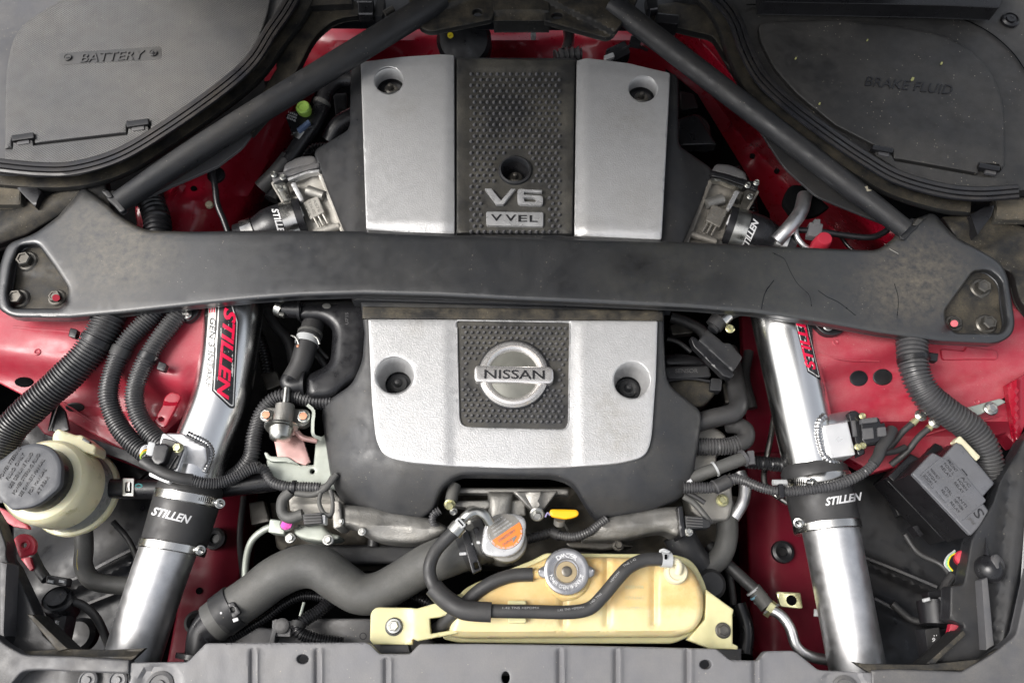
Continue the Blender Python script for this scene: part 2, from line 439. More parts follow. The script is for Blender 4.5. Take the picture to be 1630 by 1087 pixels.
steeld = M('dirty_steel', (.12, .115, .105), .42, .8, var=.3, dust=.25)
chrome = M('chrome', (.8, .78, .76), .27, .8, var=.03, rvar=.04)
bandm = M('stainless_band', (.68, .67, .64), .24, 1, var=.08, rvar=.08)
red = M('red_paint', (.30, .005, .02), .32, coat=.45, dust=.05, dcol=(.34, .13, .1), dscale=10, var=.06, rvar=.08, speck=.3)
redd = M('shaded_red_paint', (.105, .002, .011), .5, coat=0, spec=.2, var=.1, dust=.04)  # body red darkened in its colour to carry the shade low in the bay
redw = M('dusty_red_paint', (.36, .018, .04), .42, coat=.22, dust=.6, dcol=(.40, .16, .16), dscale=12, var=.08, speck=.5)
redcap = M('red_cap_plastic', (.42, .02, .04), .45, var=.08)
tankm = M('tank_plastic', (.76, .66, .38), .32, band=(W(900, 972, -24).y, W(900, 962, -24).y, .75, (.60, .38, .12)), sss=.5, var=.07, vscale=12, rvar=.08, dust=.1, dcol=(.5, .33, .12), dscale=10, patches=[(960, 900, -24, 60, .6, (.50, .25, .05)), (1100, 930, -24, 50, .5, (.50, .26, .06)), (1040, 950, -24, 70, .4, (.56, .31, .08)), (880, 960, -24, 60, .45, (.52, .28, .06)), (780, 940, -24, 50, .5, (.52, .28, .06)), (980, 1000, -24, 90, .5, (.72, .62, .33)), (760, 990, -24, 60, .4, (.72, .62, .33))])
flangem = M('tank_flange_plastic', (.60, .56, .31), .42, sss=.25, var=.06, dust=.2, dcol=(.45, .4, .25))
resm = M('reservoir_plastic', (.70, .66, .45), .36, sss=.4, var=.04)
resg = M('reservoir_fluid_grey', (.27, .29, .28), .3, var=.05)
capg = M('cap_grey', (.065, .068, .076), .5, bump=.3, var=.08)
pinkz = M('pink_zinc', (.42, .26, .24), .4, .6, var=.15)
copper = M('copper_paint', (.6, .28, .17), .45, .4, var=.15)
greenz = M('pale_green_steel', (.36, .39, .35), .42, .45, var=.1, dust=.25, dcol=(.33, .3, .22), bump=.2)
goldz = M('gold_zinc', (.6, .58, .34), .35, .8, var=.25, vscale=60)
white = M('white_print', (.66, .66, .66), .5, var=.02)
cream = M('cream_plastic', (.62, .57, .4), .45, var=.04)
orange = M('orange_label', (.85, .2, .03), .5, var=.05)
yellow = M('yellow_orange_plastic', (.9, .45, .01), .38, var=.04)
greenc = M('green_cap', (.22, .36, .06), .45, var=.1)
redink = M('red_print', (.75, .01, .06), .35, var=.03)
blackink = M('black_print', (.02, .02, .022), .3, var=.1)
labelw = M('pale_label', (.7, .69, .66), .35, .3, var=.03)
labelg = M('grey_label', (.2, .19, .17), .5, var=.15, vscale=200)
tealm = M('teal_paint', (.04, .3, .3), .5)
yellowd = M('yellow_paint', (.75, .6, .02), .5)
purple = M('violet_foil', (.5, .06, .3), .3, .5, var=.4, vscale=90)
lightgrey = M('light_grey_plastic', (.42, .43, .43), .5, var=.06)
milled = M('milled_aluminium', (.72, .72, .72), .38, .5, var=.03)
capm = M('cap_metal', (.33, .33, .34), .36, .8, var=.08)
print_ = M('hose_print', (.3, .3, .3), .5)
foam = M('foam_block', (.06, .055, .045), .95, bump=1, bscale=350, speck=1.0, dust=.5)
# ================================================================ the bay: floor, sheet metal, cowl
def S(o): return tag(o, kind='structure')
def sm(t): t = np.clip(t, 0, 1); return t*t*(3-2*t)
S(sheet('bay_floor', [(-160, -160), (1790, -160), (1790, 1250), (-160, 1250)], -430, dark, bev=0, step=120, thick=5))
def zleft(x, y):
    s = (y-575)-(x-150)*.15
    z = -48*sm(s/55)-14*sm((s-70)/20) + 5*np.exp(-((x-90)/45)**2-((y-535)/16)**2)
    return z-26*sm((x-285)/45)*sm((y-560)/60) - .04*np.maximum(0, s)
fl = S(sheet('inner_fender', [(-20, 480), (345, 470), (348, 560, 8), (312, 640), (288, 668), (262, 690), (262, 722, 8), (190, 715), (95, 660), (-20, 600)], -52, redw, zf=zleft, bev=4, step=9, thick=30))
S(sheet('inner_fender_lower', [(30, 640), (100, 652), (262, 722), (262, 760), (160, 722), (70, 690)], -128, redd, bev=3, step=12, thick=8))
def zright(x, y):
    s = (y-560)+(x-1400)*.12
    z = -40*sm((y-548-(1400-x)*.25)/50)-10*np.exp(-((y-640-(1400-x)*.3)/14)**2)
    z = z + 7*np.exp(-((x-1530)/40)**2-((y-560)/15)**2) + 16*np.exp(-((y-600-(1560-x)*.35)/22)**2)*sm((x-1430)/60)
    return z-40*sm((y-665)/30)
fr = S(sheet('inner_fender', [(1262, 490), (1660, 400), (1660, 610), (1632, 665), (1618, 712, 4), (1600, 690), (1520, 706), (1440, 740), (1390, 752), (1325, 715), (1295, 640)], -52, redw, zf=zright, bev=4, step=9, thick=30))
S(sheet('firewall', [(425, -40), (1230, -40), (1230, 110), (1150, 215), (1075, 250), (1060, 130), (570, 130), (520, 235), (440, 262), (420, 120)], -215, red, bev=0, step=14, thick=12,
        zf=lambda x, y: -20*np.sin(x/34)*np.exp(-((y-70)/30)**2)-1.1*np.maximum(0, y-70)+10*np.exp(-((y-58)/7)**2)))
S(sheet('rear_apron', [(215, 330), (345, 262), (380, 240), (455, 150), (520, 96), (505, 190), (470, 250), (432, 330), (410, 385), (220, 385)], -62, red, bev=3, step=9, thick=10,
        zf=lambda x, y: -95*sm((x-300+(y-300)*.4)/130)-150*sm((x-400+(y-300)*.5)/60)-25*sm((x-275+(y-300)*.5)/14)+6*np.exp(-((y-350+.1*x)/9)**2)))
S(sheet('rear_apron', [(1070, 40), (1110, 55), (1190, 150), (1330, 300), (1445, 370), (1450, 415), (1225, 400), (1215, 345), (1182, 270), (1130, 200), (1105, 130)], -70, red, bev=3, step=9, thick=10,
        zf=lambda x, y: -60*sm(((y-80)*.98-(x-1100)+40)/60)-240*sm(((y-80)*1.0-(x-1100)+10)/70)+14*np.exp(-((x-1203)**2+(y-248)**2)/260)-12*sm((y-330)/30)))
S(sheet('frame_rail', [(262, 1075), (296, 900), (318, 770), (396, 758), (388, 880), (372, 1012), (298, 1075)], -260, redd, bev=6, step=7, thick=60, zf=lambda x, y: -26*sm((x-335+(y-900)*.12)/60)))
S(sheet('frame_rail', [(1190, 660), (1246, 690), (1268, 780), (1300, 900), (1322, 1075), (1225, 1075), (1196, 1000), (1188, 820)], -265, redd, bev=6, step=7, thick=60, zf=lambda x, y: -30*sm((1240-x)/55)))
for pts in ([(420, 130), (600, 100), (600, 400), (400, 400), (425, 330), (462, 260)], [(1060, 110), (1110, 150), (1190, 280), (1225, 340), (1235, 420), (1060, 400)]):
    S(sheet('gap_shade_sheet', pts, -235, dark, bev=3, step=40, thick=20))  # black sheets added to paint the deep shade between aprons and engine
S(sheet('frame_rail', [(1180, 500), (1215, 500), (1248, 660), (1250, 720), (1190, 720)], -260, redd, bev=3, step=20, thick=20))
# the rest of the car round the bay, just outside the picture: side walls down to the floor and the raised hood
def wall(a, b, z0, z1, name='bay_wall'):
    A, B = W(*a, z0), W(*b, z0); d = Vector((0, 0, z1-z0)); V = [A, B, B+d, A+d]; n = (B-A).cross(d).normalized()*8
    V = V+[p+n for p in V]; S(mk(name, [tuple(p) for p in V], [(0, 1, 2, 3), (7, 6, 5, 4), (0, 4, 5, 1), (1, 5, 6, 2), (2, 6, 7, 3), (3, 7, 4, 0)], dark))
wall((-60, 1200), (-60, -90), -440, 0); wall((1690, -90), (1690, 1200), -440, 0); wall((-60, -60), (1690, -60), -440, 0); wall((1690, 1130), (-60, 1130), -440, -30)
A = W(815, -75, 40); hx = 760; L = 1250; an = math.radians(57)
V = [(-hx, A.y, 60), (hx, A.y, 60), (hx*.8, A.y-L*math.cos(an), 60+L*math.sin(an)), (-hx*.8, A.y-L*math.cos(an), 60+L*math.sin(an))]
V += [(a, b+20, c+30) for a, b, c in V]
S(mk('open_hood', V, [(0, 1, 2, 3), (7, 6, 5, 4), (0, 4, 5, 1), (1, 5, 6, 2), (2, 6, 7, 3), (3, 7, 4, 0)], M('hood_underside', (.03, .03, .032), .6)))
S(sheet('cowl_base', [(470, -60), (1150, -60), (1150, 20), (1120, 34), (1000, 38), (480, 34)], -40, liner, bev=2, step=30, thick=20))
# dark plastic liners low in the corners
S(sheet('wheel_liner', [(60, 690), (262, 745), (250, 820), (215, 960), (150, 1060), (20, 1060), (20, 800)], -250, liner, bev=3, step=7, thick=6,
        zf=lambda x, y: 12*np.sin((x+y*1.3)/48)+9*np.exp(-((y-900+.45*(x-200))/9)**2)+9*np.exp(-((y-955+.4*(x-150))/9)**2)))
S(sheet('wheel_liner', [(1350, 760), (1450, 745), (1640, 640), (1640, 1000), (1500, 1070), (1405, 1075), (1385, 1000), (1362, 850)], -255, liner, bev=3, step=7, thick=6,
        zf=lambda x, y: 12*np.sin((x-y*.9)/50)+9*np.exp(-((y-905-.42*(x-1400))/9)**2)+8*np.exp(-((y-960-.4*(x-1400))/9)**2)))
S(sheet('wheel_liner', [(1440, 690), (1640, 655), (1640, 800), (1560, 860), (1440, 800)], -170, dark, bev=3, step=20, thick=6))
S(sheet('wheel_liner', [(38, 668), (110, 690), (190, 722), (240, 748), (190, 790), (0, 800), (-20, 690)], -150, liner, bev=3, step=14, thick=6, zf=lambda x, y: 12*np.sin((x-y)/20)))
for x, y, rx, ry, z in ((38, 608, 15, 8, -84), (119, 648, 15, 7.5, -121), (1367, 602, 14.5, 12.5, -88), (1405, 600, 15.5, 13, -84), (1612, 637, 17, 7, -83)):
    fz = (lambda a, b: zleft(a, b)) if x < 800 else (lambda a, b: zright(a, b))
    p = sheet('body_plug', circ(x, y, rx, 20, ry), -49.5, dark if x > 1600 or x < 100 else liner, bev=2.5, bz=1.5, step=8, thick=8, zf=fz)
    tag(p, {38: 'black oval rubber plug at the left edge under the thick conduit', 119: 'black oval plug in the red panel above the cream fluid reservoir', 1367: 'left one of two round black plugs side by side in the red panel', 1405: 'right one of two round black plugs side by side in the red panel', 1612: 'black oval hole plug by the right edge beside the bolted strip'}[x], 'plug', 'plugs in the red inner fenders')
for x, y, r, z, l in ((342, 857, 17, -250, 'round black grommet in the dark red rail right of the left intake pipe'), (312, 990, 18, -252, 'black grommet in the rail beside the lower radiator hose elbow'), (1246, 878, 17, -256, 'black ring grommet in the red rail left of the right intake pipe')):
    tag(lathe('rail_grommet', (x, y, z), [(r*.4, -6), (r*.45, 2), (r*.75, 5), (r, 3), (r*1.05, -4)], liner), l, 'grommet', 'grommets in the frame rails')
tag(lathe('rail_bolt_hole', (317, 940, -258), [(1.5, -4), (4, 0), (5, .6), (5.4, 0)], dark), 'small dark hole in the red rail between two grommets', 'hole')
# ---- cowl, left
t = thing('cowl_tray', 'dark plastic cowl tray around the battery lid at upper left', 'cowl panel', (200, 120, 0))
sheet('tray_shell', [(-30, -50), (490, -50), (466, 12), (432, 62), (400, 102), (350, 150), (262, 212), (190, 256), (120, 275), (60, 278), (-30, 272)], 14, greyp, t, bev=2, step=30, thick=40, zf=lambda x, y: 0*x+6*sm((24-x)/8)*sm((y-40)/30))
sheet('rear_channel', [(440, 40), (470, 14), (500, 4), (570, 2), (572, 26, 4), (536, 30, 20), (500, 60, 20), (470, 120), (444, 165), (400, 215), (392, 190), (440, 110)], -12, blackd, t, bev=3, step=12, thick=12, zf=lambda x, y: -16*sm((x-440+(y-150)*.5)/60)*sm((y-30)/20))
sheet('rear_channel_step', [(494, -20), (560, -20), (560, 7), (494, 10)], 4, blackd, t, bev=2, thick=22)
sheet('side_flap', [(222, 320), (346, 266), (386, 236, 10), (408, 205), (452, 150), (430, 146), (300, 262), (200, 316)], -22, greyp, t, bev=2, step=18, thick=4)
sweep('gutter', [(-20, 286, 4), (60, 292, 4), (130, 289, 4), (200, 268, 4), (275, 222, 4), (362, 160, 4), (412, 116, 4), (446, 68, 4), (476, 28, 4), (500, -20, 4)], [(-14, 0), (-8, 3), (6, 2), (9, -2), (13, -10), (13, -22), (-14, -22)], blackd, t)
lidp = M('smooth_lid_plastic', (.05, .05, .051), .45, dust=.2, dcol=(.2, .18, .15))
b = thing('battery_lid', 'grained black lid lettered BATTERY with two hinge clips at upper left', 'lid', (210, 110, 14))
lidlo = [(8, 237), (9, 110, 40), (26, 46, 30), (84, 8, 30), (150, -22), (434, -22), (426, 26, 20), (404, 84, 40), (350, 138, 20), (249, 204, 2), (241, 207), (238, 190), (203, 194), (200, 211), (56, 228), (54, 213), (19, 221), (18, 235)]
sheet('lid_plate', lidlo, 24, lidl, b, bev=4, bz=2.5, step=28, thick=12)
sheet('hinge_plate', [(8, 241), (20, 239), (22, 224), (51, 217), (53, 232), (203, 215), (206, 198), (235, 194), (237, 211), (247, 209, 3), (192, 246, 10), (120, 261, 10), (60, 264), (8, 257)], 23, lidl, b, bev=1.5, bz=1, step=24, thick=12)
for x, y in ((36, 217), (219, 195)):
    q = box('hinge_clip', x, y+1, 29, 36, 9, 8, blackc, b, rot=-8, r=2, bev=1.5); box('clip_tongue', x+1, y+9, 25, 20, 8, 4, greyp, q, rot=-8)
sheet('name_recess', [(95, 85), (257, 74), (257, 95), (95, 104)], 24.6, lidp, b, bev=1, bz=.8, step=30, thick=3)
text('lettering', 'BATTERY', 179, 89.5, 104, 13.5, lidp, b, z=25, rot=-3.2, depth=1.6, shear=.25)
for x, y, g in ((108, 92, '-'), (244, 85, '+')):
    lathe('pole_mark', (x, y, 26), [(6.2, 0), (6, 1.6), (5.2, 1.8), (5, 1.0)], lidp, b, n=18)
    box('pole_sign', x, y, 28.2, 7, 1.6, 1.4, blackc, b, rot=-3, r=.3, bev=.3)
    if g == '+': box('pole_sign', x, y, 28.4, 1.6, 7, 1.4, blackc, b, rot=-3, r=.3, bev=.3)
# ---- cowl, right
t = thing('cowl_tray', 'dusty black cowl tray around the brake fluid lid at upper right', 'cowl panel', (1400, 120, 0))
sheet('tray_shell', [(1132, -50), (1680, -50), (1680, 300), (1560, 308), (1500, 303), (1430, 284), (1320, 219), (1210, 130), (1188, 84), (1164, 22)], 14, lidr, t, bev=2, step=30, thick=40)
sweep('tray_seam', [(1188, 8, 17), (1300, 7, 17), (1420, 9, 17), (1500, 20, 17), (1565, 46, 17), (1610, 82, 17), (1640, 125, 17)], [(-.9, -1), (-.9, .3), (.9, .3), (.9, -1)], dark, t)
sheet('rear_channel', [(1030, 10, 4), (1075, 4), (1140, 12, 10), (1165, 40, 20), (1182, 90, 20), (1200, 145), (1190, 150), (1160, 100, 20), (1135, 58, 10), (1100, 50), (1040, 36)], -6, blackd, t, bev=3, step=10, thick=14, zf=lambda x, y: -18*np.exp(-((y-45-(x-1090)*.9)/9)**2)*sm((x-1120)/20))
box('connector_shell', 1062, 30, 6, 38, 16, 30, blackc, t, rot=6, r=4, bev=3)
sheet('side_flap', [(1180, 160), (1206, 204), (1248, 268, 16), (1300, 314, 10), (1418, 362), (1428, 340), (1195, 150)], -22, black, t, bev=2, step=18, thick=3)
sweep('gutter', [(1080, -30, 4), (1125, 4, 4), (1150, 40, 4), (1168, 90, 4), (1194, 142, 4), (1245, 188, 4), (1306, 233, 4), (1362, 270, 4), (1420, 303, 4), (1495, 326, 4), (1545, 332, 4)], [(-14, 0), (-8, 3), (6, 2), (9, -2), (13, -10), (13, -26), (-14, -26)], blackd, t)
pn = lathe('push_pin', (1607, 33, 16), [(14, -1), (14, 3), (11, 5), (10.5, 2.5), (7.5, 2.5), (7, 5.5), (3, 5.5), (2.5, 4.5)], blackc, t)
b = thing('brake_fluid_lid', 'worn dusty lid lettered BRAKE FLUID with two hinge clips at upper right', 'lid', (1400, 150, 14))
sheet('lid_plate', [(1205, 36, 16), (1330, 32), (1430, 42), (1520, 60, 60), (1576, 108, 50), (1598, 165, 30), (1599, 262), (1594, 271), (1590, 262), (1558, 260), (1556, 276), (1423, 252), (1421, 240), (1388, 230), (1330, 200), (1270, 152, 20), (1232, 110, 20), (1210, 66, 10)], 24, lidr, b, bev=5, bz=3, step=26, thick=12)
sheet('hinge_plate', [(1424, 257), (1556, 281), (1602, 285), (1602, 301), (1560, 305), (1500, 298, 10), (1440, 277), (1394, 248), (1392, 238), (1418, 246)], 23, lidr, b, bev=1.5, bz=1, step=24, thick=12)
for x, y in ((1405, 237), (1575, 266)):
    q = box('hinge_clip', x, y, 29, 34, 8, 8, blackc, b, rot=10, r=2, bev=1.5); box('clip_tongue', x+2, y+8, 25, 18, 7, 4, greyp, q, rot=10)
text('lettering', 'BRAKE FLUID', 1447, 136, 140, 15, blackc, b, z=24, rot=6, depth=1.5, shear=.2)
SEAL = [(-12, -6), (-12, 5), (-9, 8), (-5.5, 8), (-4, 4.5), (-2.5, 8), (2, 8.5), (3.5, 5), (5, 8), (9, 7), (12, 3), (12, -6)]
tag(sweep('hood_seal', [(-20, 262, 32), (60, 270, 32), (120, 268, 32), (190, 247, 32), (265, 203, 32), (350, 143, 32), (400, 98, 32), (430, 52, 32), (455, 16, 32), (478, -26, 32)], SEAL, sealm, smooth=50), 'ribbed black rubber seal curving below the battery lid', 'seal', 'rubber seals along the cowl')
tag(sweep('hood_seal', [(1106, -30, 32), (1148, 3, 32), (1171, 35, 32), (1187, 80, 32), (1212, 125, 32), (1260, 170, 32), (1320, 215, 32), (1375, 252, 32), (1430, 283, 32), (1500, 303, 32), (1560, 309, 32), (1622, 305, 32)], SEAL, sealm, smooth=50), 'ribbed black rubber seal curving below the brake fluid lid', 'seal', 'rubber seals along the cowl')
tag(sheet('rear_hood_trim', [(1208, -40), (1612, -40), (1590, 14, 3), (1500, 10), (1212, 4)], 62, blackc, bev=3, thick=30), 'black trim bar along the top edge above the brake fluid lid', 'trim')
# fender ledges beside the brace
for pts, l in (([(-20, 322), (62, 318), (130, 288), (168, 282), (176, 330), (100, 342), (44, 374), (-20, 398)], 'dusty black ledge left of the brace below the battery tray'),
               ([(1500, 346), (1560, 336), (1655, 372), (1655, 520), (1622, 478, 8), (1612, 435, 10), (1560, 415, 10), (1525, 385)], 'dusty black ledge right of the brace below the brake fluid tray')):
    tag(sheet('fender_ledge', pts, -14, blackd, bev=6, step=12, thick=16, zf=lambda x, y: 7*np.sin((x+2*y)/22)), l, 'ledge', 'ledges beside the strut brace')
for x, y, w_, h_, l in ((6, 305, 56, 44, 'rough foam pad at the left edge below the seal'), (1612, 333, 58, 36, 'rough foam pad at the right edge below the seal')):
    tag(box('foam_pad', x, y, -2, w_, h_, 14, foam, r=3, bev=3, step=8, zf=lambda a, b: 1.6*np.sin(a*3)*np.sin(b*2.6)), l, 'foam pad', 'foam pads at the ends of the seals')
for pts, l in (([(27, 300), (33, 283), (48, 288), (66, 305), (56, 330)], 'black wedge clip beside the left foam pad'), ([(1544, 342), (1566, 330), (1584, 326), (1578, 344), (1556, 374)], 'black wedge clip beside the right foam pad')):
    tag(sheet('wedge_clip', pts, 4, blackc, bev=2, thick=20), l, 'clip', 'wedge clips by the foam pads')
# centre bracket at the top
t = thing('cowl_bracket', 'stamped black cowl bracket across the top centre with two bolt ears', 'bracket', (830, 20, 0))
sheet('cross_beam', [(780, -40), (875, -40), (875, 34), (786, 34)], 18, blackd, t, bev=3, step=14, thick=30, zf=lambda x, y: 3-8*sm((y-17)/4))
sheet('ear', [(640, -40), (790, -40), (787, 22), (782, 32, 3), (684, 52, 12), (668, 44, 5), (664, 26, 6), (652, 6, 8)], 30, blackd, t, holes=[circ(760, 21, 8, 16, 6)], bev=3, step=5, thick=10, zf=lambda x, y: -10*sm(((x-700)*.4+(y-8))/14))
sheet('ear', [(862, -40), (1030, -40), (1010, 10, 4), (975, 58, 8), (964, 61, 4), (866, 34, 3)], 30, blackd, t, holes=[circ(887, 26, 9, 16, 5)], bev=3, step=5, thick=10, zf=lambda x, y: -12*sm(((900-x)*.5+(y-8))/14)+5*np.exp(-((x-940-y*1.1)/26)**2))
tag(lathe('brake_booster', (738, 62, -70), [(44, -60), (44, -8), (38, 0), (20, 4), (3, 4)], liner, axis=(0, -.5, .9)), 'dark domed canister with a yellow paint dot behind the engine cover', 'canister')
tag(lathe('paint_dot', (717, 57, -58), [(4.6, 0), (4.6, 2), (1.6, 2.2), (1.4, .4)], yellowd, axis=(0, -.5, .9)), 'small yellow paint dot on the dark canister', 'paint dot')
for a in (((908, 92, -70), (905, 70, -78), (908, 40, -86), 10), ):
    t = thing('vent_hose', 'grey corrugated vent hose behind the top edge of the cover', 'hose', (908, 80, -90))
    tube('hose_run', [(902, 30, -100), (906, 62, -90), (900, 84, -80)], 9, conduit, t); tube('bellows', [(884, 92, -74), (900, 88, -74), (926, 86, -74)], 12, conduit, t, corr=9, depth=.25)
t = thing('rear_connector', 'black plug with a pale clip behind the right silver panel', 'connector', (975, 88, -80))
box('plug_body', 984, 82, -60, 34, 22, 24, blackc, t, rot=-25, r=3, bev=2); box('clip', 970, 90, -54, 16, 8, 8, lightgrey, t, rot=-20, r=2); tube('wire', [(990, 80, -60), (1010, 72, -64), (1030, 80, -90)], 2.5, rubber, t)
box('pin', 849, 52, -120, 8, 14, 10, lightgrey, t, r=2)
# ================================================================ strut brace
def zb(x, y): return -2-.00001*(x-815)**2*0+4*np.exp(-((x-815)/420)**2)
t = thing('strut_brace', 'wide black strut tower brace spanning the bay from side to side', 'strut brace', (815, 430, -20))
bo = [(133, 297, 10), (172, 326), (186, 340, 4), (204, 352, 12), (232, 367, 18), (300, 369), (420, 367), (560, 368), (720, 375), (900, 380), (1100, 386), (1300, 395), (1397, 399, 14), (1424, 378, 10), (1440, 354), (1486, 338, 10), (1518, 375, 12), (1592, 416, 26), (1604, 440, 12), (1618, 528, 26), (1590, 548, 16), (1500, 544), (1400, 531), (1300, 513), (1200, 499), (1100, 491), (960, 484), (815, 478), (700, 472), (580, 469), (480, 472), (400, 478), (300, 488), (200, 499), (110, 507), (20, 506, 16), (-3, 492, 10), (-6, 470), (0, 420, 16), (12, 388, 14), (56, 372, 14), (92, 345)]
hl = [(32, 391, 10), (60, 389, 8), (86, 424), (108, 458, 6), (108, 474, 10), (96, 491, 6), (18, 491, 8), (12, 470, 10), (20, 420, 10)]
hr = [(1549, 432, 6), (1572, 429, 10), (1593, 446, 10), (1603, 516, 8), (1594, 531, 8), (1520, 530, 6), (1505, 514, 8), (1504, 494, 6)]
def zbr(x, y):
    z = zb(x, y)
    dl = dist(np.stack([x, y], 1), [rnd(hl)]); dr = dist(np.stack([x, y], 1), [rnd(hr)])
    return z-3*np.exp(-(dl/10)**2)*0-3*np.exp(-(dr/10)**2)*0
sheet('crossbar', bo, 0, bracem, t, holes=[hl, hr], bev=8, bz=7, step=15, thick=14, zf=zbr)
for o, l in ((hl, 'left'), (hr, 'right')):
    O = rnd(o); c = O.mean(0); O2 = c+(O-c)*1.08
    left = l == 'left'
    sheet('mounting_foot', O2, -24, blackd, t, bev=2, step=7, thick=6, zf=(lambda x, y: 5*sm((442-y)/18)) if left else (lambda x, y: 5*sm((487-y)/16)))
ax = (.0, -.05, 1)
for x, y in ((40, 413), (27, 473)): bolt('mounting_bolt', x+3, y+3, -19 if y < 440 else -23, 12, steeld, t, axis=ax, h=1.1)
for x, y in ((1564, 456), (1573, 513)): bolt('mounting_bolt', x-3, y+3, -19 if y < 480 else -23, 11.5, steeld, t, axis=ax, h=1.1)
for x, y, s in ((90, 474, 1), (1518, 515, -1)):
    bolt('stud_nut', x, y, -23, 10, steeld, t, h=.9); q = tube('stud', [(x, y, -20), (x-s*1, y, 14)], 5.4, redcap, t, sides=12, straight=True)
for nm, path, r, l in (('brace_tube', [(700, -4, 30), (660, 25, 28), (440, 160, 18), (300, 249, 10), (190, 322, 4)], 20, 'left diagonal black brace tube running up from the left brace end'), ('brace_tube', [(975, 8, 30), (1030, 50, 28), (1200, 180, 18), (1330, 280, 10), (1442, 366, 4)], 18, 'right diagonal black brace tube running up from the right brace end')):
    o = thing(nm, l, 'brace tube', path[2][:2]+(0,), 'diagonal tubes of the strut brace'); sgn = 1 if path[0][0] < 800 else -1
    p = [(a, b, z, r) for a, b, z in path[:-1]]+[(path[-1][0], path[-1][1], path[-1][2], r*.85)]
    tube('tube', p, r, black, o, sides=24, step=14)
    ex, ey = path[-1][:2]
    sheet('flattened_end', [(ex-22*sgn, ey-14, 6), (ex-8*sgn, ey-20, 6), (ex+8*sgn, ey-2, 5), (ex+12*sgn, ey+12, 6), (ex+2*sgn, ey+18, 5), (ex-10*sgn, ey+4, 4), (ex-20*sgn, ey-4, 4)], 3, black, o, bev=4, step=8, thick=8)
    sheet('end_tab', [(ex-30*sgn, ey-18, 5), (ex-18*sgn, ey-20, 4), (ex-8*sgn, ey-8, 4), (ex-18*sgn, ey-6, 4)], 6, steeld if sgn < 0 else black, o, bev=2.5, step=8, thick=5)
# ================================================================ engine cover, rear half
def dimples(name, mask, x0, x1, y0, y1, p, z, mat, parent, r=3.5, h=5.0, skew=0):
    V = []; Fc = []; row = 0; y = y0
    while y <= y1:
        x = x0+(p/2 if row % 2 else 0)
        while x <= x1:
            if mask(x, y):
                c = W(x, y+skew*(x-x0), z); b = len(V); n = 8
                for rr, hh in ((r, -.3), (r*.85, h*.55), (r*.5, h)):
                    for j in range(n):
                        a = 2*math.pi*j/n; V.append((c.x+rr*math.cos(a), c.y+rr*math.sin(a), c.z+hh))
                for i in range(2):
                    for j in range(n): Fc.append((b+i*n+j, b+i*n+(j+1) % n, b+(i+1)*n+(j+1) % n, b+(i+1)*n+j))
                Fc.append(tuple(b+2*n+j for j in range(n)))
            x += p
        y += p*.86; row += 1
    return tag(mk(name, V, Fc, mat, parent, 60), kind='stuff')
def well(parent, x, y, z, r, depth, wallm, boltm=blackc, tilt=(0, 0, 1), fr=.66):
    lathe('bolt_well', (x, y, z), [(r*1.0, .8), (r*.95, -1.2), (r*.9, -depth*.5), (r*(fr+.02), -depth)], wallm, parent, axis=tilt, n=30, caps=(False, False))
    lathe('well_floor', (x, y, z), [(r*(fr+.03), -depth+.3), (r*(fr-.03), -depth-6), (2, -depth-6)], blackc, parent, axis=tilt, n=30, caps=(False, True))
    return lathe('retaining_bolt', (x, y, z), [(r*.46, -depth-6), (r*.46, -depth+1), (r*.36, -depth+3), (r*.24, -depth+4), (r*.2, -depth+9), (r*.13, -depth+13), (1, -depth+14)], boltm, parent, axis=tilt, n=20)
t = thing('engine_cover', 'rear half of the engine cover with two silver panels and V6 lettering', 'engine cover', (820, 250, -60))
so_ = [(572, 99, 14), (558, 108, 12), (557, 206, 10), (498, 241, 12), (520, 300), (552, 380), (560, 478), (1070, 492), (1085, 395), (1137, 271, 12), (1080, 232, 10), (1080, 122, 12), (1066, 116), (918, 97), (917, 93), (725, 92), (722, 88)]
def zs(x, y): return -30*sm((572-x)/60)-34*sm((x-1070)/60)-.12*np.maximum(0, 190-y)*0
sheet('shell', so_, -28, black, t, bev=5, step=14, thick=26, zf=zs, holes=[circ(619, 129, 23, 20), circ(1023.5, 142.5, 23, 20), circ(820, 272, 25, 20)])
sil = [(574, 99, 3), (640, 91), (700, 87, 6), (723, 88, 3), (724, 373, 3), (583, 367, 5)]
def z1(x, y): return -4.5*sm((x-710)/13)-5*sm((y-358+.0*(x-600)-8*np.sin((x-583)/141*3.14)*-.4)/12)-4*sm((100-y+(640-x)*.04)/9)
h1 = circ(619, 129, 22.5, 28, 21.5)
sheet('silver_panel', sil, -14, silver, t, holes=[h1], bev=2.5, bz=2, step=9, thick=10, zf=z1)
sir = [(918, 97, 3), (934, 93, 4), (1000, 101), (1067, 117, 5), (1053, 382, 4), (914, 376, 3)]
def z2(x, y): return -4.5*sm((932-x)/13)-5*sm((y-366-(x-915)*.03)/10)-4*sm((107+(x-934)*.15-y)/8)
h2 = circ(1023.5, 142.5, 22.5, 28, 20.5)
sheet('silver_panel', sir, -14, silver, t, holes=[h2], bev=2.5, bz=2, step=9, thick=10, zf=z2)
for (x, y), s in (((619, 129), 1), ((1023.5, 142.5), 1)): well(t, x, y, -14.5, 24, 22, silver, tilt=(0, 0, 1), boltm=steeld, fr=.9)
cp = [(727, 93, 3), (915, 96, 3), (911, 372), (727, 371)]
def zc(x, y):
    d = np.minimum.reduce([x-741, 899-x, y-110, 390-y]); return -3.5*sm(d/7)
hc = circ(820, 272, 22, 28, 20)
sheet('centre_panel', cp, -17, M('dusty_centre_plastic', (.022, .022, .022), .5, dust=.45, dcol=(.17, .155, .12), dscale=12, bump=.3), t, holes=[hc], bev=2.5, bz=2, step=8, thick=10, zf=zc)
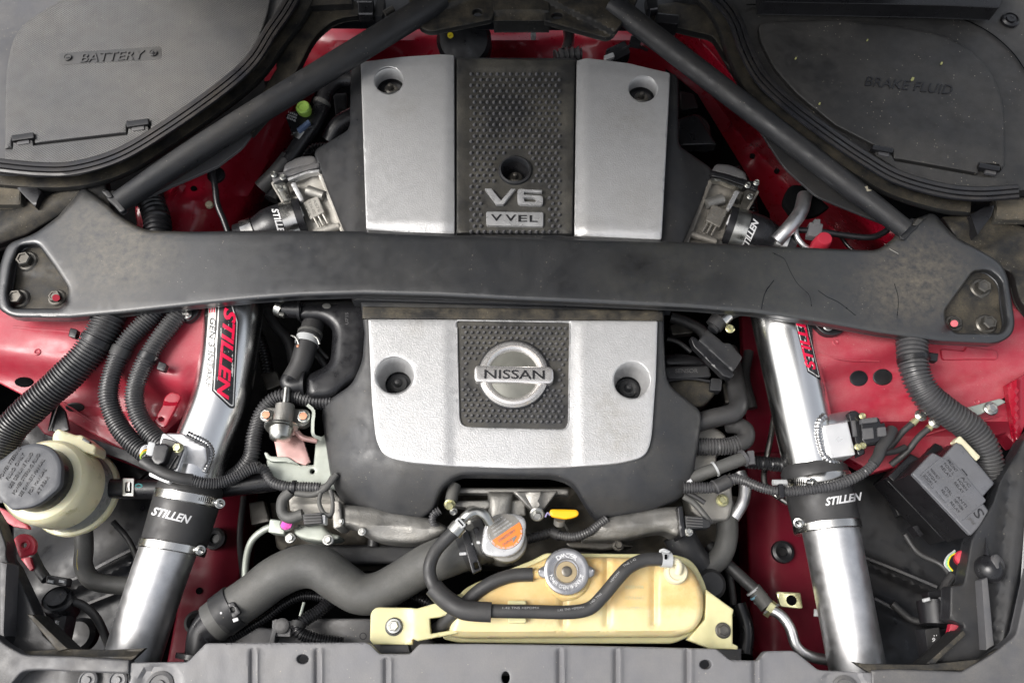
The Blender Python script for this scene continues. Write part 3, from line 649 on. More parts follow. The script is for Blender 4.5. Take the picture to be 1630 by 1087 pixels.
dimples('dimple_field', lambda x, y: (x-820)**2+(y-272)**2 > 31**2 and not (768 < x < 872 and 296 < y < 364), 750, 894, 119, 371, 10.4, -20.5, greyp, t)
lathe('well_collar', (820, 272, -20.5), [(27, -1), (26, 4), (23, 5), (22, 3.5), (21.5, -8)], black, t, n=30, caps=(False, False))
well(t, 820, 272, -19, 24.5, 22, blackc, boltm=steeld)
sheet('letter_v', [(771.8, 300.3), (782.1, 300.3), (797.6, 319.5), (813.4, 300.9), (820.4, 301), (800.9, 325.3), (790.2, 325.3)], -13, silver_rim, t, bev=.7, bz=.6, step=12, thick=6)
sheet('figure_six', [(823.3, 307, 5), (825, 300.7, 5), (862.7, 302.9, .5), (862.7, 306.6, .5), (834.4, 305.5, 1), (834, 309.9, 1), (859.4, 311.4, 5), (864.6, 313, 6), (864.4, 326.8, 5), (845, 326.4), (823.9, 325, 6)], -13, silver_rim, t, holes=[[(834, 314.5, 1), (852.5, 315.2, 3), (854, 321.9, 3), (834.6, 321.2, 2)]], bev=.7, bz=.6, step=12, thick=6)
bd = sheet('badge', [(774, 337, 3), (865, 338, 3), (865, 361, 3), (774, 359, 3)], -15, silver_rim, t, bev=1.2, bz=1, step=30, thick=6)
for ch, x0_, x1_, yy in (('V', 781.4, 799, 346.4), ('V', 804.5, 821.6, 347), ('E', 825, 839, 347.8), ('L', 843, 856, 348.2)): text('badge_lettering', ch, (x0_+x1_)/2, yy, x1_-x0_, 10.6, blackink, t, z=-15, depth=.6, bold=.015)
# ================================================================ engine cover, front half
t = thing('engine_cover', 'front half of the engine cover with a round chrome emblem on a dimpled panel', 'engine cover', (820, 640, -90))
fo = [(574, 478), (815, 484), (1057, 492), (1057, 540), (1060, 600, 12), (1068, 616, 12), (1114, 653, 8), (1117, 668, 6), (1104, 755, 10), (1086, 793, 16), (1040, 811, 10), (950, 827, 8), (938, 812, 10), (912, 768, 16), (880, 758, 10), (730, 756, 14), (704, 775, 14), (690, 812, 12), (670, 827, 8), (600, 817), (545, 803, 18), (527, 765, 16), (512, 660, 8), (515, 642, 8), (560, 612, 12), (577, 575, 14), (580, 530)]
inn = rnd([(586, 506), (1047, 509), (1040, 715), (1000, 738), (820, 746), (640, 735), (600, 712)])
def zf(x, y):
    P = np.stack([x, y], 1); d = dist(P, [inn]); d = np.where(inside(P, inn), 0, d)
    d = d*np.where(y < 508, .15, 1)
    return -.38*np.maximum(0, d-6)-.004*np.maximum(0, d-20)**2
M_shell = M('cover_shell_plastic', (.03, .0315, .035), .42, bump=.35, bscale=800, dust=.25, dcol=(.17, .15, .11), dscale=8, speck=.3)
sheet('shell', fo, -36, M_shell, t, bev=7, bz=6, step=11, thick=24, zf=zf, holes=[circ(628, 598, 30, 24), circ(1005.5, 606, 29, 24)])
sheet('rear_step', [(577, 488, 2), (1055, 494, 2), (1056, 511), (577, 507)], -32, blackd, t, bev=2, step=20, thick=8)
sf = [(586, 508, 3), (1047, 511, 3), (1044, 600), (1037, 700, 14), (1028, 727, 18), (985, 738, 20), (900, 744), (820, 745.5), (720, 742), (650, 736, 14), (611, 727, 20), (598, 700, 14), (592, 640)]
dp = [(727, 510, 3), (907, 513, 3), (906, 600), (905, 684, 20), (882, 684, 10), (755, 681, 10), (731, 678, 18), (729, 600)]
h3, h4 = circ(628, 597.5, 29.5, 32, 29.5), circ(1005.5, 605.5, 28.5, 32, 29)
sheet('silver_panel', sf, -28, silver, t, holes=[h3, h4, rnd(dp)], bev=3, bz=2.4, step=9, thick=9, zf=lambda x, y: -3*(sm((x-712)/8)*sm((923-x)/8)))
for x, y in ((628, 597.5), (1005.5, 605.5)): well(t, x, y, -28.5, 31, 44, silver, tilt=(0, 0, 1), boltm=black)
O = rnd(dp); c = O.mean(0)
sheet('dimple_panel', c+(O-c)*1.015, -34, M('dimple_panel_plastic', (.025, .025, .026), .5, dust=.5, dcol=(.15, .135, .1), dscale=12), t, bev=2, step=14, thick=6)
sweep('panel_rim', [(x, y, -31.6) for x, y in rnd(dp, step=8)][0:], [(-1.6, 0), (-1, 1.4), (.6, 1.2), (1.2, -2)], silver_rim, t)
def mk2(x, y):
    return ((x-817.5)/52)**2+((y-596)/50)**2 > 1.25 and not (abs(x-817) < 72 and abs(y-596) < 20) and inside(np.array([[x, y]]), c+(O-c)*.93)[0]
dimples('dimple_field', mk2, 737, 902, 521, 676, 9.6, -34, greyp, t, r=3.2, h=4.2, skew=.012)
e = thing('round_emblem', 'round chrome emblem with a name bar across its ring', 'emblem', (817, 596, -34))
lathe('backing_disc', (817.5, 596, -33), [(58, -2), (58, 3), (56, 4.5), (2, 4.5)], black, e, n=48)
lathe('ring', (817.5, 596, -28.5), [(55, -2), (55, 2), (51, 7), (47, 7.5), (46, 5), (44.5, 7), (40, 3), (38.5, -1)], chrome, e, n=64)
lathe('inner_disc', (817.5, 596, -28.5), [(40, 0), (38, 1.2), (2, 1.2)], M('emblem_grey', (.16, .16, .14), .45, .3), e, n=40)
br = sheet('name_bar', [(758, 582, 3), (876, 584, 3), (881, 590, 4), (881, 606, 4), (876, 611, 3), (758, 608, 3), (755, 602, 3), (755, 588, 3)], -17, chrome, e, bev=3.5, bz=3.5, step=8, thick=12)
text('lettering', 'NISSAN', 819, 595.8, 96, 14.5, blackink, e, z=-17, rot=.8, depth=.7, bold=.012)
# ================================================================ intake pipes, couplers, clamps
def surf(target, pts, off=0):
    """height of a finished surface at photo positions -> path along it"""
    H = hit(target, [p[:2] for p in pts], off); return [(p[0], p[1], h[2]) for p, h in zip(pts, H)]
def decal(name, out, target, mat, parent, off=.25, step=6):
    O = rnd(out, step=step) if not isinstance(out, np.ndarray) else out
    x0, y0 = O.min(0); x1, y1 = O.max(0)
    G = np.array([(x, y) for x in np.arange(x0, x1, step) for y in np.arange(y0, y1, step)])
    if len(G): G = G[inside(G, O)]; G = G[dist(G, [O]) > step*.4] if len(G) else G
    P = np.concatenate([O, G]) if len(G) else O; n = len(O)
    v, _, f, _, _, _ = delaunay_2d_cdt([Vector(p) for p in P], [(i, (i+1) % n) for i in range(n)], [], 0, 1e-4)
    V = np.array([tuple(a) for a in v]); f = np.array(f); f = f[inside(V[f].mean(1), O)]
    return raised(name, V, [tuple(q) for q in f], mat, parent, 0, off, target)
def clamp(label, a, b, r, sx, sy, sz, rot, group='worm drive clamps on the intake pipes', turn=90, flip=1):
    """band round a pipe between two path points, with slotted tail, screw housing and screw"""
    t = thing('hose_clamp', label, 'hose clamp', ((a[0]+b[0])/2, (a[1]+b[1])/2, a[2]), group)
    m1 = tuple(a[i]*.9+b[i]*.1 for i in range(3)); m2 = tuple(a[i]*.1+b[i]*.9 for i in range(3))
    bnd = tube('band', [a+(r-.8,), m1+(r+.6,), m2+(r+.6,), b+(r-.8,)], r, bandm, t, sides=56, straight=True)
    c, s = math.cos(math.radians(rot)), math.sin(math.radians(rot))
    tube('screw_housing', [(sx-9*c*flip, sy-9*s*flip, sz), (sx-1*c*flip, sy-1*s*flip, sz+1)], 5.2, bandm, t, sides=14, straight=True)
    lathe('screw_head', (sx, sy, sz+1), [(5.4, -3), (7.6, -2), (7.8, 1), (5.6, 1.6), (5.4, 5), (4.4, 6), (2, 5)], steel, t, axis=(.35*flip, -.35, .9), n=16)
    q = box('screw_slot', sx+1.5*flip, sy+.5, sz+7, 8, 1.3, 1, dark, t, rot=35, r=.2, bev=.2)
    for k in range(6):
        u = -(18+k*3.4)*flip; p = (sx+u*c, sy+u*s)
        box('band_slot', p[0], p[1], sz, 1.0, 8, 1, dark, t, rot=rot+14, r=.2, bev=.1) if False else None
    P = [(sx-(14+k*3.3)*flip*c, sy-(14+k*3.3)*flip*s, k) for k in range(7)]
    for x, y, k in P:
        O = np.array([(x+c*u-s*v, y+s*u+c*v) for u, v in ((-.6, -5), (.6, -5), (1.0, 5), (-.2, 5))])
        try: raised('band_slot', O, [(0, 1, 2, 3)], dark, t, 0, .25, bnd)
        except Exception: pass
    return t
# left
t = thing('intake_pipe', 'left polished aluminium intake pipe with a red lettered sticker', 'intake pipe', (330, 700, -90), 'aluminium intake pipes')
up = tube('upper_pipe', [(380, 420, -72), (372, 500, -75), (362, 580, -80), (350, 640, -85), (329, 695, -90), (313, 740, -93), (305, 778, -96)], 44.5, alu, t, sides=56, step=7)
tube('lower_pipe', [(285, 830, -98), (259, 900, -104), (238, 962, -112), (206, 1062, -125)], 43.5, aluw, t, sides=56, step=10)
decal('sticker_white_panel', [(333, 480), (350, 480), (339, 625), (324, 613)], up, labelw, t)
decal('sticker_black_border', [(344.5, 480), (370, 480), (380.5, 511, 2), (373.5, 650, 3), (366, 650, 3), (337, 622)], up, blackink, t, .35)
decal('sticker_silver_line', [(348, 482), (368, 482), (378, 512, 2), (371.5, 647, 3), (366.5, 646, 3), (340, 621)], up, labelw, t, .45)
decal('sticker_black_panel', [(349.5, 482), (367, 483), (376.3, 513, 2), (370, 644.5, 3), (366.5, 643.5, 3), (341.6, 620)], up, blackink, t, .55)
text('sticker_lettering', 'STILLEN', 360.5, 563, 146, 20, redink, t, rot=95, target=up, depth=.75, shear=.35, bold=.03)
text('sticker_small_lettering', 'GEN 3 INTAKE', 335.5, 562, 112, 9, blackink, t, rot=94, target=up, depth=.5, bold=.005, shear=.2)
text('sticker_upper_lettering', 'E', 338, 491, 14, 9, redink, t, rot=94, target=up, depth=.5, bold=.02)
sheet('sensor_boss', [(262, 689, 8), (292, 690, 4), (328, 710, 4), (331, 734), (318, 756, 2), (280, 756), (250, 735)], -34, aluw, t, bev=3, bz=3, step=5, thick=40, zf=lambda x, y: -.1*np.maximum(0, x-296)-.55*np.maximum(0, y-712))
tube('weld_bead', surf(up, [(300, 690), (314, 697), (330, 706), (337, 718), (334, 733), (326, 752)]), 5.0, weldm, t, corr=5, depth=.22)
sheet('sensor_flange', [(259, 687, 8), (297, 712, 8), (283, 752, 3), (268, 770, 4), (236, 757, 4), (250, 722)], -28, milled, t, bev=2, step=10, thick=8)
cp_ = thing('coupler', 'left black silicone coupler with white lettering on the intake pipe', 'coupler', (288, 820, -98), 'silicone couplers')
cl = tube('sleeve', [(305, 770, -96, 46), (303.5, 776, -96, 50), (301, 785, -96, 51), (278, 862, -99, 50), (275, 872, -99, 46)], 50, rubber, cp_, sides=56, straight=True)
text('lettering', 'STILLEN', 273, 820, 64, 14, white, cp_, rot=14, target=cl, depth=.3, shear=.35, bold=.03)
clamp('upper left clamp above the white lettering on the left coupler', (302, 785, -96), (297.5, 801, -97), 51.5, 350, 801, -84, 16)
clamp('lower left clamp below the white lettering on the left coupler', (277, 865, -99), (273, 879, -99), 51, 319, 875, -80, 14)
# right
t = thing('intake_pipe', 'right polished aluminium intake pipe with a large weld beside the sensor', 'intake pipe', (1280, 650, -90), 'aluminium intake pipes')
up = tube('upper_pipe', [(1226, 430, -72), (1243, 510, -75), (1272, 645, -85), (1297, 758, -93)], 44.5, alu, t, sides=56, step=8)
tube('lower_pipe', [(1310, 800, -96), (1321, 840, -99), (1343, 950, -110), (1366, 1072, -124)], 43.5, aluw, t, sides=56, step=10)
decal('sticker_black_border', [(1256, 478), (1279, 484), (1307, 606, 2), (1285, 592)], up, blackink, t, .35)
decal('sticker_silver_line', [(1258, 482), (1278, 486), (1304.5, 601, 2), (1286.5, 590)], up, labelw, t, .45)
decal('sticker_black_panel', [(1259.5, 482), (1277, 487), (1303, 599, 2), (1288, 589)], up, blackink, t, .55)
text('sticker_lettering', 'STILLEN', 1279, 536, 110, 14.5, redink, t, rot=-103, target=up, depth=.75, shear=.35, bold=.03)
sheet('sensor_boss', [(1309, 677, 2), (1349, 671, 2), (1362, 724, 3), (1322, 729.5, 3)], -42, milled, t, bev=2, bz=2, step=10, thick=50)
sheet('boss_shoulder', [(1300, 672), (1324, 658, 4), (1362, 652, 6), (1366, 662), (1349.5, 671.5), (1309, 678), (1306, 690)], -50, aluw, t, bev=2, step=7, thick=40, zf=lambda x, y: -.9*np.maximum(0, 672-y))
tube('weld_bead', surf(up, [(1312, 662), (1304, 671), (1302, 687), (1305, 706), (1311, 724), (1322, 735), (1332, 738)]), 6.0, weldm, t, corr=5.2, depth=.25)
sheet('sensor_flange', [(1350, 656, 3), (1362, 653, 4), (1370, 660), (1377, 722, 3), (1366, 727), (1361, 700)], -45, blackc, t, bev=2, step=10, thick=12)
cp_ = thing('coupler', 'right black silicone coupler with partly hidden white lettering', 'coupler', (1306, 800, -96), 'silicone couplers')
cl = tube('sleeve', [(1294, 742, -93, 46), (1295, 748, -93, 51), (1299, 764, -94, 52), (1316, 836, -99, 51), (1318, 846, -99, 46)], 50, rubber, cp_, sides=56, straight=True)
text('lettering', 'STILLEN', 1343, 794, 60, 13, white, cp_, rot=-9, target=cl, depth=.3, shear=.35, bold=.03)
clamp('upper clamp on the right coupler, its long screw facing the front', (1298, 758, -94), (1302, 775, -95), 52.5, 1293, 768, -40, 2)
clamp('lower right clamp with its screw at the left end of the right coupler', (1315, 832, -99), (1318, 846, -99), 51.5, 1271, 832, -78, -4, flip=-1)
# sensors on the bosses and their wiring
t = thing('airflow_sensor', 'black airflow sensor plugged into the left intake pipe boss', 'sensor', (260, 725, -40), 'airflow sensors')
sheet('sensor_plate', [(259, 696, 5), (280, 702, 5), (292, 716), (280, 746, 4), (262, 752), (248, 735), (254, 715)], -24, greyp, t, bev=2, step=8, thick=5)
sheet('sensor_body', [(243, 706, 2), (266, 706, 5), (270, 712, 3), (262, 736, 3), (248, 742), (240, 730)], -8, blackc, t, bev=3, step=8, thick=16)
box('locking_collar', 240, 714, -8, 12, 22, 14, lightgrey, t, rot=14, r=3, bev=2)
bolt('flange_screw', 283, 713, -23, 7, goldz, t, washer=1.2)
box('plate_rib', 275, 735, -20, 3.5, 26, 4, blackc, t, rot=32, r=1)
t = thing('airflow_sensor', 'black airflow sensor connector on the right intake pipe boss', 'sensor', (1390, 690, -50), 'airflow sensors')
sheet('sensor_body', [(1370, 668, 2), (1398, 664, 3), (1402, 674), (1408, 672, 2), (1412, 696, 3), (1400, 704, 3), (1378, 708, 3), (1372, 700)], -38, blackc, t, bev=2.5, step=8, thick=22)
box('latch', 1404, 687, -34, 14, 15, 8, greyp, t, rot=-6, r=2, bev=1.5); box('upper_rib', 1384, 669, -32, 26, 8, 8, greyp, t, rot=-6, r=2, bev=1.5); box('side_face', 1382, 690, -36, 18, 18, 6, greyp, t, rot=-6, r=2); box('lower_rib', 1388, 705, -40, 28, 6, 8, blackc, t, rot=-6, r=2)
box('sensor_window', 1360, 682, -43, 7, 26, 3, greyp, t, rot=-8, r=1)
for x, y in ((1373, 662), (1374, 709), (1366, 711)): bolt('flange_screw', x, y, -40 if x > 1370 else -36, 4.4, goldz, t, washer=1.25)
t = thing('sensor_harness', 'ribbed wiring sleeve running from the left sensor across the pipe', 'wiring', (320, 765, -40))
tube('tape_sleeve', [(228, 734, -16), (244, 744, -14), (266, 755, -14), (288, 761, -18), (306, 763, -24)], 9, rubber, t, step=4)
tube('ribbed_sleeve', [(304, 763, -24), (325, 768, -30), (352, 767, -40), (378, 757, -46), (396, 748, -50), (410, 743, -54)], 9, conduit, t, corr=4.6, depth=.2, hollow=.25)
for k, (c, m) in enumerate(((white, 0), (yellow, 5), (greenc, 9), (white, -5))):
    tube('wire', [(238, 712+m*.7, -12), (229, 714+m*.7, -8), (224, 722+m*.6, -10), (229, 735, -14)], 1.5, c, t, sides=8, step=3)
t = thing('sensor_harness', 'ribbed wiring sleeve hanging from the right sensor below the clamp', 'wiring', (1300, 775, -40))
tube('tape_sleeve', [(1420, 684, -50), (1412, 700, -40), (1402, 714, -34), (1398, 726, -32), (1390, 738, -32)], 9, rubber, t, step=4)
tube('ribbed_sleeve', [(1393, 736, -32), (1375, 752, -34), (1345, 767, -34), (1310, 776, -34), (1270, 781, -36), (1240, 782, -38), (1212, 776, -44), (1185, 765, -52), (1168, 761, -60)], 8.2, conduit, t, corr=4.6, depth=.2)
tube('thin_branch', [(1398, 722, -40), (1425, 718, -60), (1440, 712, -70)], 5, rubber, t, step=4)
sheet('cable_tie', [(1239, 770, 2), (1247, 770, 2), (1249, 792, 2), (1241, 793, 2)], -26, blackc, t, bev=1, thick=14); tube('tie_base', [(1230, 768, -50), (1252, 768, -50)], 5, lightgrey, t, step=4)
# throttle bodies
def throttle(label, clabel, f, m, lab, ang, grp='intake throttles', pl=castw):
    t = thing('intake_throttle', label, 'throttle body', f(490, 320)+(-80,), grp)
    g = lambda L: [f(p[0], p[1])+tuple(p[2:]) for p in L]
    sheet('casting', g([(438, 296, 6), (444, 286, 5), (500, 270, 4), (512, 276), (556, 376), (500, 392), (466, 330), (450, 318)]), -74, pl, t, bev=4, step=8, thick=40, zf=lambda x, y: 3*np.sin(x/6)*np.cos(y/9))
    sheet('mounting_flange', g([(503, 270, 3), (513, 274, 3), (560, 378), (547, 382)]), -62, pl, t, bev=2.5, step=8, thick=30)
    sheet('flange_gasket', g([(514, 272), (518, 272), (566, 380), (561, 380)]), -60, blackc, t, bev=1, thick=25)
    sheet('motor_cover', g([(432, 284, 4), (437, 276, 4), (452, 274), (484, 264), (508, 258, 3), (510, 267), (488, 272), (457, 283), (436, 292, 3)]), -56, blackc if pl is not castw else greyp, t, bev=3, step=8, thick=26)
    sheet('motor_cap', g([(451, 274), (453, 262, 6), (475, 250, 10), (500, 248, 6), (508, 260), (484, 266)]), -62, greyp, t, bev=5, step=8, thick=26)
    sheet('side_arm', g([(432, 292, 3), (440, 286, 3), (455, 290, 3), (464, 320, 3), (453, 326, 3)]), -64, steel if pl is castw else steeld, t, bev=2, step=8, thick=20)
    sheet('arm_rim', g([(431, 292, 3), (438, 285, 3), (441, 287), (435, 293), (455, 325), (451, 326)]), -61, pl, t, bev=1, step=8, thick=10)
    sheet('top_rail', g([(457, 284), (490, 272), (508, 270), (508, 274), (491, 276), (459, 288)]), -54, silver_rim if pl is castw else steel, t, bev=1, step=8, thick=12)
    box('screw_block', *f(464, 298), -56, 9, 14, 14, steeld, t, rot=-20*m, r=1)
    p = g([(472, 302), (516, 293)])
    tube('motor_barrel', [p[0]+(-62, 9), p[0]+(-62, 12.5), p[1]+(-64, 12.5)], 12, cast, t, sides=24, straight=True)
    tube('shaft_boss', [f(516, 312)+(-64, 8), f(490, 304)+(-66, 9)], 8, cast, t, straight=True)
    sheet('lever', g([(462, 292, 3), (470, 290, 3), (484, 318, 3), (478, 322, 3)]), -54, silver_rim, t, bev=1.5, step=8, thick=8)
    q = sheet('cast_label', g([(482, 322, 3), (506, 312, 3), (517, 338, 3), (494, 350, 3)]), -60, pl, t, bev=2, step=8, thick=12)
    for k in range(3): tube('casting_rib', [f(500+k*7, 347-k*3)+(-62,), f(508+k*7, 362-k*3)+(-66,)], 1.8, pl, t, sides=8, straight=True)
    for k in range(3):
        a = f(489+k*7.4, 334-k*3.4)
        text('cast_marking', 'SERA' if k == 0 else '526-02' if k == 1 else 'A576', a[0], a[1], 22, 4.4, cast, q, z=-60, rot=66 if m > 0 else -62, depth=.5)
    tube('lower_pipe_stub', [f(500, 372)+(-66,), f(540, 360)+(-66,)], 6, pl, t, straight=True)
    for x, y in ((436, 278), (450, 282), (446, 300)): bolt('cover_screw', *f(x, y), -52, 4.2, steel, t, washer=1.2, h=1.1)
    c = thing('throttle_coupler', clabel, 'coupler', f(440, 350)+(-80,), 'throttle couplers')
    P = [f(486, 348), f(456, 357), f(432, 364), f(409, 373), f(380, 383)]
    sl = tube('sleeve', [P[0]+(-84, 34), P[1]+(-84, 34), P[2]+(-84, 33), P[3]+(-86, 27), P[4]+(-88, 26)], 30, blackc, c, sides=44, step=6)
    A, B = f(475, 351), f(455, 357)
    tube('clamp_band', [A+(-84, 34.8), B+(-84, 35)], 32, bandm if pl is castw else steel, c, sides=44, straight=True)
    tube('lower_band', [f(408, 373.5)+(-84, 28.5), f(391, 379.5)+(-84, 28)], 25, bandm, c, sides=44, straight=True)
    text('lettering', 'STILLEN', *f(*lab), 50, 11, white, c, rot=ang, target=sl, depth=.4, shear=.3, bold=.03)
    tube('screw', [f(476, 330)+(-54,), f(482, 344)+(-52,)], 2.6, white, c, sides=10, straight=True)
    return t
throttle('pale cast throttle body on the left of the engine cover', 'left black throttle coupler with white lettering above the brace', lambda x, y: (x, y), 1, (444, 356), 74)
throttle('dull grey throttle body on the right of the engine cover', 'right black throttle coupler with white lettering above the brace', lambda x, y: (1640-x, y+13), -1, (446, 360), -66, pl=M('dull_casting', (.24, .225, .2), .5, .6, bump=.6, bscale=380, var=.15, dust=.2))
# ================================================================ left side of the bay
def one(o, l, c, g=None): return tag(o, l, c, g)
def conduit_thing(label, path, r, pitch, ties=(), grp='ribbed conduits', depth=.16, m=None, tapes=()):
    t = thing('ribbed_conduit', label, 'conduit', path[0], grp)
    tube('ribbed_tube', path, r, m or conduit, t, corr=pitch, depth=depth, sides=22)
    for a, b, rr in ties: tube('cable_tie', [a, b], rr, blackc, t, straight=True, sides=22)
    for a, b, rr in tapes: tube('tape_wrap', [a, b], rr, rubber, t, straight=True, sides=22)
    return t
t = conduit_thing('thickest grey ribbed conduit running from the brace to the left edge', [(180, 480, -30), (170, 515, -30), (142, 560, -34), (103, 602, -40), (55, 645, -48), (14, 688, -58), (-14, 750, -70)], 25, 5.8, [((158, 540, -32), (153, 548, -33), 26.5)])
box('tie_buckle', 116, 530, -22, 12, 14, 10, blackc, t, rot=15, r=2)
t = conduit_thing('left one of two grey conduits beside the left intake pipe', [(262, 480, -34), (232, 512, -34), (200, 548, -34), (180, 590, -38), (173, 632, -46), (186, 672, -56), (208, 702, -62), (240, 728, -66)], 15.5, 5, tapes=[((196, 554, -34), (190, 566, -36), 16.6)])
t = conduit_thing('right one of two grey conduits beside the left intake pipe', [(300, 480, -36), (275, 512, -36), (245, 552, -36), (222, 596, -40), (214, 632, -48), (224, 668, -58), (244, 694, -64), (262, 710, -66)], 15, 5, [((239, 564, -36), (234, 573, -37), 16.4)])
box('tie_buckle', 257, 583, -30, 13, 13, 10, blackc, t, rot=20, r=2)
for pts, b, l in (([(284, 486), (318, 486), (316, 500, 8), (300, 514, 8), (286, 508, 6)], (297, 500), 'black rubber mount under the left end of the brace'), ([(1284, 500), (1370, 508), (1352, 520, 8), (1335, 534, 10), (1312, 534, 10), (1294, 516, 8)], (1318, 519), 'black mount with a zinc nut under the right end of the brace')):
    t = thing('under_brace_mount', l, 'mount', b+(-40,), 'mounts under the brace'); sheet('mount_plate', pts, -38, blackc, t, bev=4, step=8, thick=10); bolt('nut', *b, -34, 5.5, steel, t, h=1.4)
t = thing('sheet_metal_tab', 'red sheet metal tab with a slot beside the left conduits', 'tab', (265, 650, -90))
sheet('tab_plate', [(262, 632, 5), (272, 623, 6), (289, 629, 6), (278, 652), (262, 681, 5), (243, 672, 5), (259, 645)], -66, red, t, bev=1.5, step=7, thick=5, holes=[circ(257, 667, 4.5, 12, 3.6)], zf=lambda x, y: 7*sm((645-y)/5))
t = thing('wire_bracket', 'black bent bracket clip under the thick conduit', 'bracket', (95, 670, -80))
sheet('bracket_plate', [(76, 684), (84, 648, 3), (92, 640, 4), (103, 654), (110, 684, 3), (92, 688)], -72, blackc, t, bev=1, thick=6); tube('bright_edge', [(78, 686, -68), (86, 662, -68), (92, 642, -68)], 1.2, steel, t, sides=8)
tube('conduit_clip', [(62, 655, -70), (78, 648, -66), (88, 640, -66)], 6, blackc, t)
# power steering reservoir
t = thing('fluid_reservoir', 'cream translucent fluid reservoir with a grey embossed cap at the left edge', 'reservoir', (112, 780, -140))
P0 = (66, 764, -34)
lathe('upper_body', P0, [(44, -1), (54, 0), (62, -2), (67, -8), (69, -18), (69, -66), (66, -67)], resm, t, n=56, caps=(True, False))
lathe('lower_band', P0, [(66, -60), (67.5, -62), (68, -104)], resg, t, n=56, caps=(False, False))
lathe('base_rim', P0, [(66, -100), (73, -101), (75, -104), (75, -110), (70, -114), (20, -118)], resm, t, n=56, caps=(False, True))
lathe('neck_collar', P0, [(50, -4), (50.5, 2), (49, 14), (47, 22), (47, 30)], blackc, t, n=48)
tb_ = lambda a: 1+.13*max(0, math.cos(a+math.radians(17)))**40+.07*max(0, math.cos(a-math.radians(162)))**40+.06*max(0, math.cos(a-math.radians(75)))**60
cpz = -34+40*sc(*P0); c0 = W(*P0)
lathe('cap', P0, [(47, 26), (50.5, 28), (51, 34), (50, 37), (47, 38.5), (44, 38.8), (2, 39)], capg, t, n=90, lobes=tb_)
captxt = M('cap_marking', (.05, .05, .055), .5)
for i, (s, L) in enumerate((('POWER STEERING', 62), ('FLUID ONLY', 52), ('USE GENUINE FLUID', 70), ('POWER STEERING FLUID', 80), ('SEE OWNERS MANUAL', 74), ('FOR MANUAL', 50), ('AT REAR', 34))):
    a = math.radians(-57); u = (i-3)*10.5; text('cap_lettering', s, 41+u*math.sin(-a)*-.86+0, 754-u*math.cos(a)*-.55+u*.3-u*.3, L, 5.6, blackc, t, z=cpz-1.2, rot=112-180-0, depth=.7, bold=.006) if False else text('cap_lettering', s, 41+u*.83, 754+u*.56, L*.95, 5.2, captxt, t, z=cpz-.6, rot=-57, depth=.6)
sheet('neck_boss', [(84, 692, 5), (92, 682, 5), (122, 693, 3), (130, 692, 4), (154, 710, 4), (151, 724, 3), (118, 716), (84, 704)], -44, resm, t, bev=4, step=7, thick=34, zf=lambda x, y: -.22*np.maximum(0, x-96))
box('boss_slot', 137, 701, -47.5, 13, 4, 6, blackc, t, rot=28, r=1.5, bev=.5)
for k in range(3): text('side_marking', ('MAX', 'HOT', 'MIN')[k], 118-k*9, 812+k*3, 12, 5, flangem, t, rot=-32, target=bpy.data.objects['upper_body'], depth=.4)
for x in (102, 117): tube('clear_clip', [(x, 838, -140), (x-3, 846, -140), (x+5, 846, -140)], 1.4, lightgrey, t, sides=8, step=3)
t = thing('reservoir_bracket', 'long black bracket bar behind the cream reservoir', 'bracket', (200, 720, -110))
sheet('bracket_bar', [(128, 697), (150, 699), (200, 716), (250, 738), (262, 752), (250, 756), (196, 732), (140, 712)], -92, black, t, bev=1.5, step=14, thick=8)
t = thing('feed_hose', 'black hose with a gold spring clip and teal mark right of the reservoir', 'hose', (210, 778, -120), 'black hoses behind the left pipe')
hz = tube('hose_run', [(150, 776, -128), (205, 778, -124), (262, 778, -124), (330, 778, -130), (385, 772, -130), (440, 766, -130)], 15.5, blackc, t, sides=26)
box('spring_clip', 204, 775, -106, 19, 29, 6, steel, t, rot=2, r=2, bev=1.5); box('clip_window', 204, 776, -105, 10, 17, 1.6, dark, t, rot=2, r=2, bev=.3); box('clip_tongue', 204, 774, -103.6, 6, 16, 2, chrome, t, rot=2, r=1); decal('teal_mark', circ(221, 773, 6, 14, 3.5), hz, tealm, t)
# lower left corner
t = thing('headlamp_bracket', 'red headlamp bracket tab with a round washer at lower left', 'bracket', (42, 868, -70), 'red headlamp brackets')
sheet('bracket_tab', [(22, 858, 2), (30, 850, 6), (46, 849, 10), (58, 862, 10), (55, 880, 6), (32, 888, 3)], -66, redcap, t, bev=2, step=6, thick=6, holes=[circ(38.5, 867, 4.5, 14)]); lathe('washer_ring', (39, 867, -65.5), [(9, -1), (9, 1), (7.5, 1.6), (5, 1.2)], redcap, t, caps=(False, False))
sheet('bracket_leg', [(-4, 806), (10, 812), (44, 836, 4), (46, 842), (22, 838), (-4, 822)], -90, redw, t, bev=1.5, thick=8); sheet('bracket_leg', [(33, 889), (47, 886), (53, 904), (48, 908)], -84, redw, t, bev=1, thick=8); sheet('bracket_leg', [(50, 955), (62, 975), (68, 994), (50, 978)], -84, redw, t, bev=1, thick=8)
t = thing('lamp_socket', 'black headlamp socket with white moulded marks at lower left', 'lamp socket', (92, 960, -90), 'black headlamp sockets')
lathe('socket_barrel', (94, 958, -100), [(24, -30), (24, 8), (21, 12), (20, 10), (16, 10), (15, 16), (4, 16)], blackc, t, axis=(.1, .5, 1)); box('socket_lock', 90, 924, -84, 34, 14, 14, blackc, t, rot=10, r=3, bev=2)
for x in (80, 98): box('latch', x, 925, -80, 9, 5, 5, lightgrey, t, rot=10, r=1)
box('plug', 90, 998, -96, 25, 42, 30, black, t, rot=12, r=2); text('moulded_mark', 'E', 91, 990, 6, 5, white, t, z=-96, rot=12, depth=.4); text('moulded_mark', '9', 87, 1001, 6, 6, white, t, z=-96, rot=12, depth=.4)
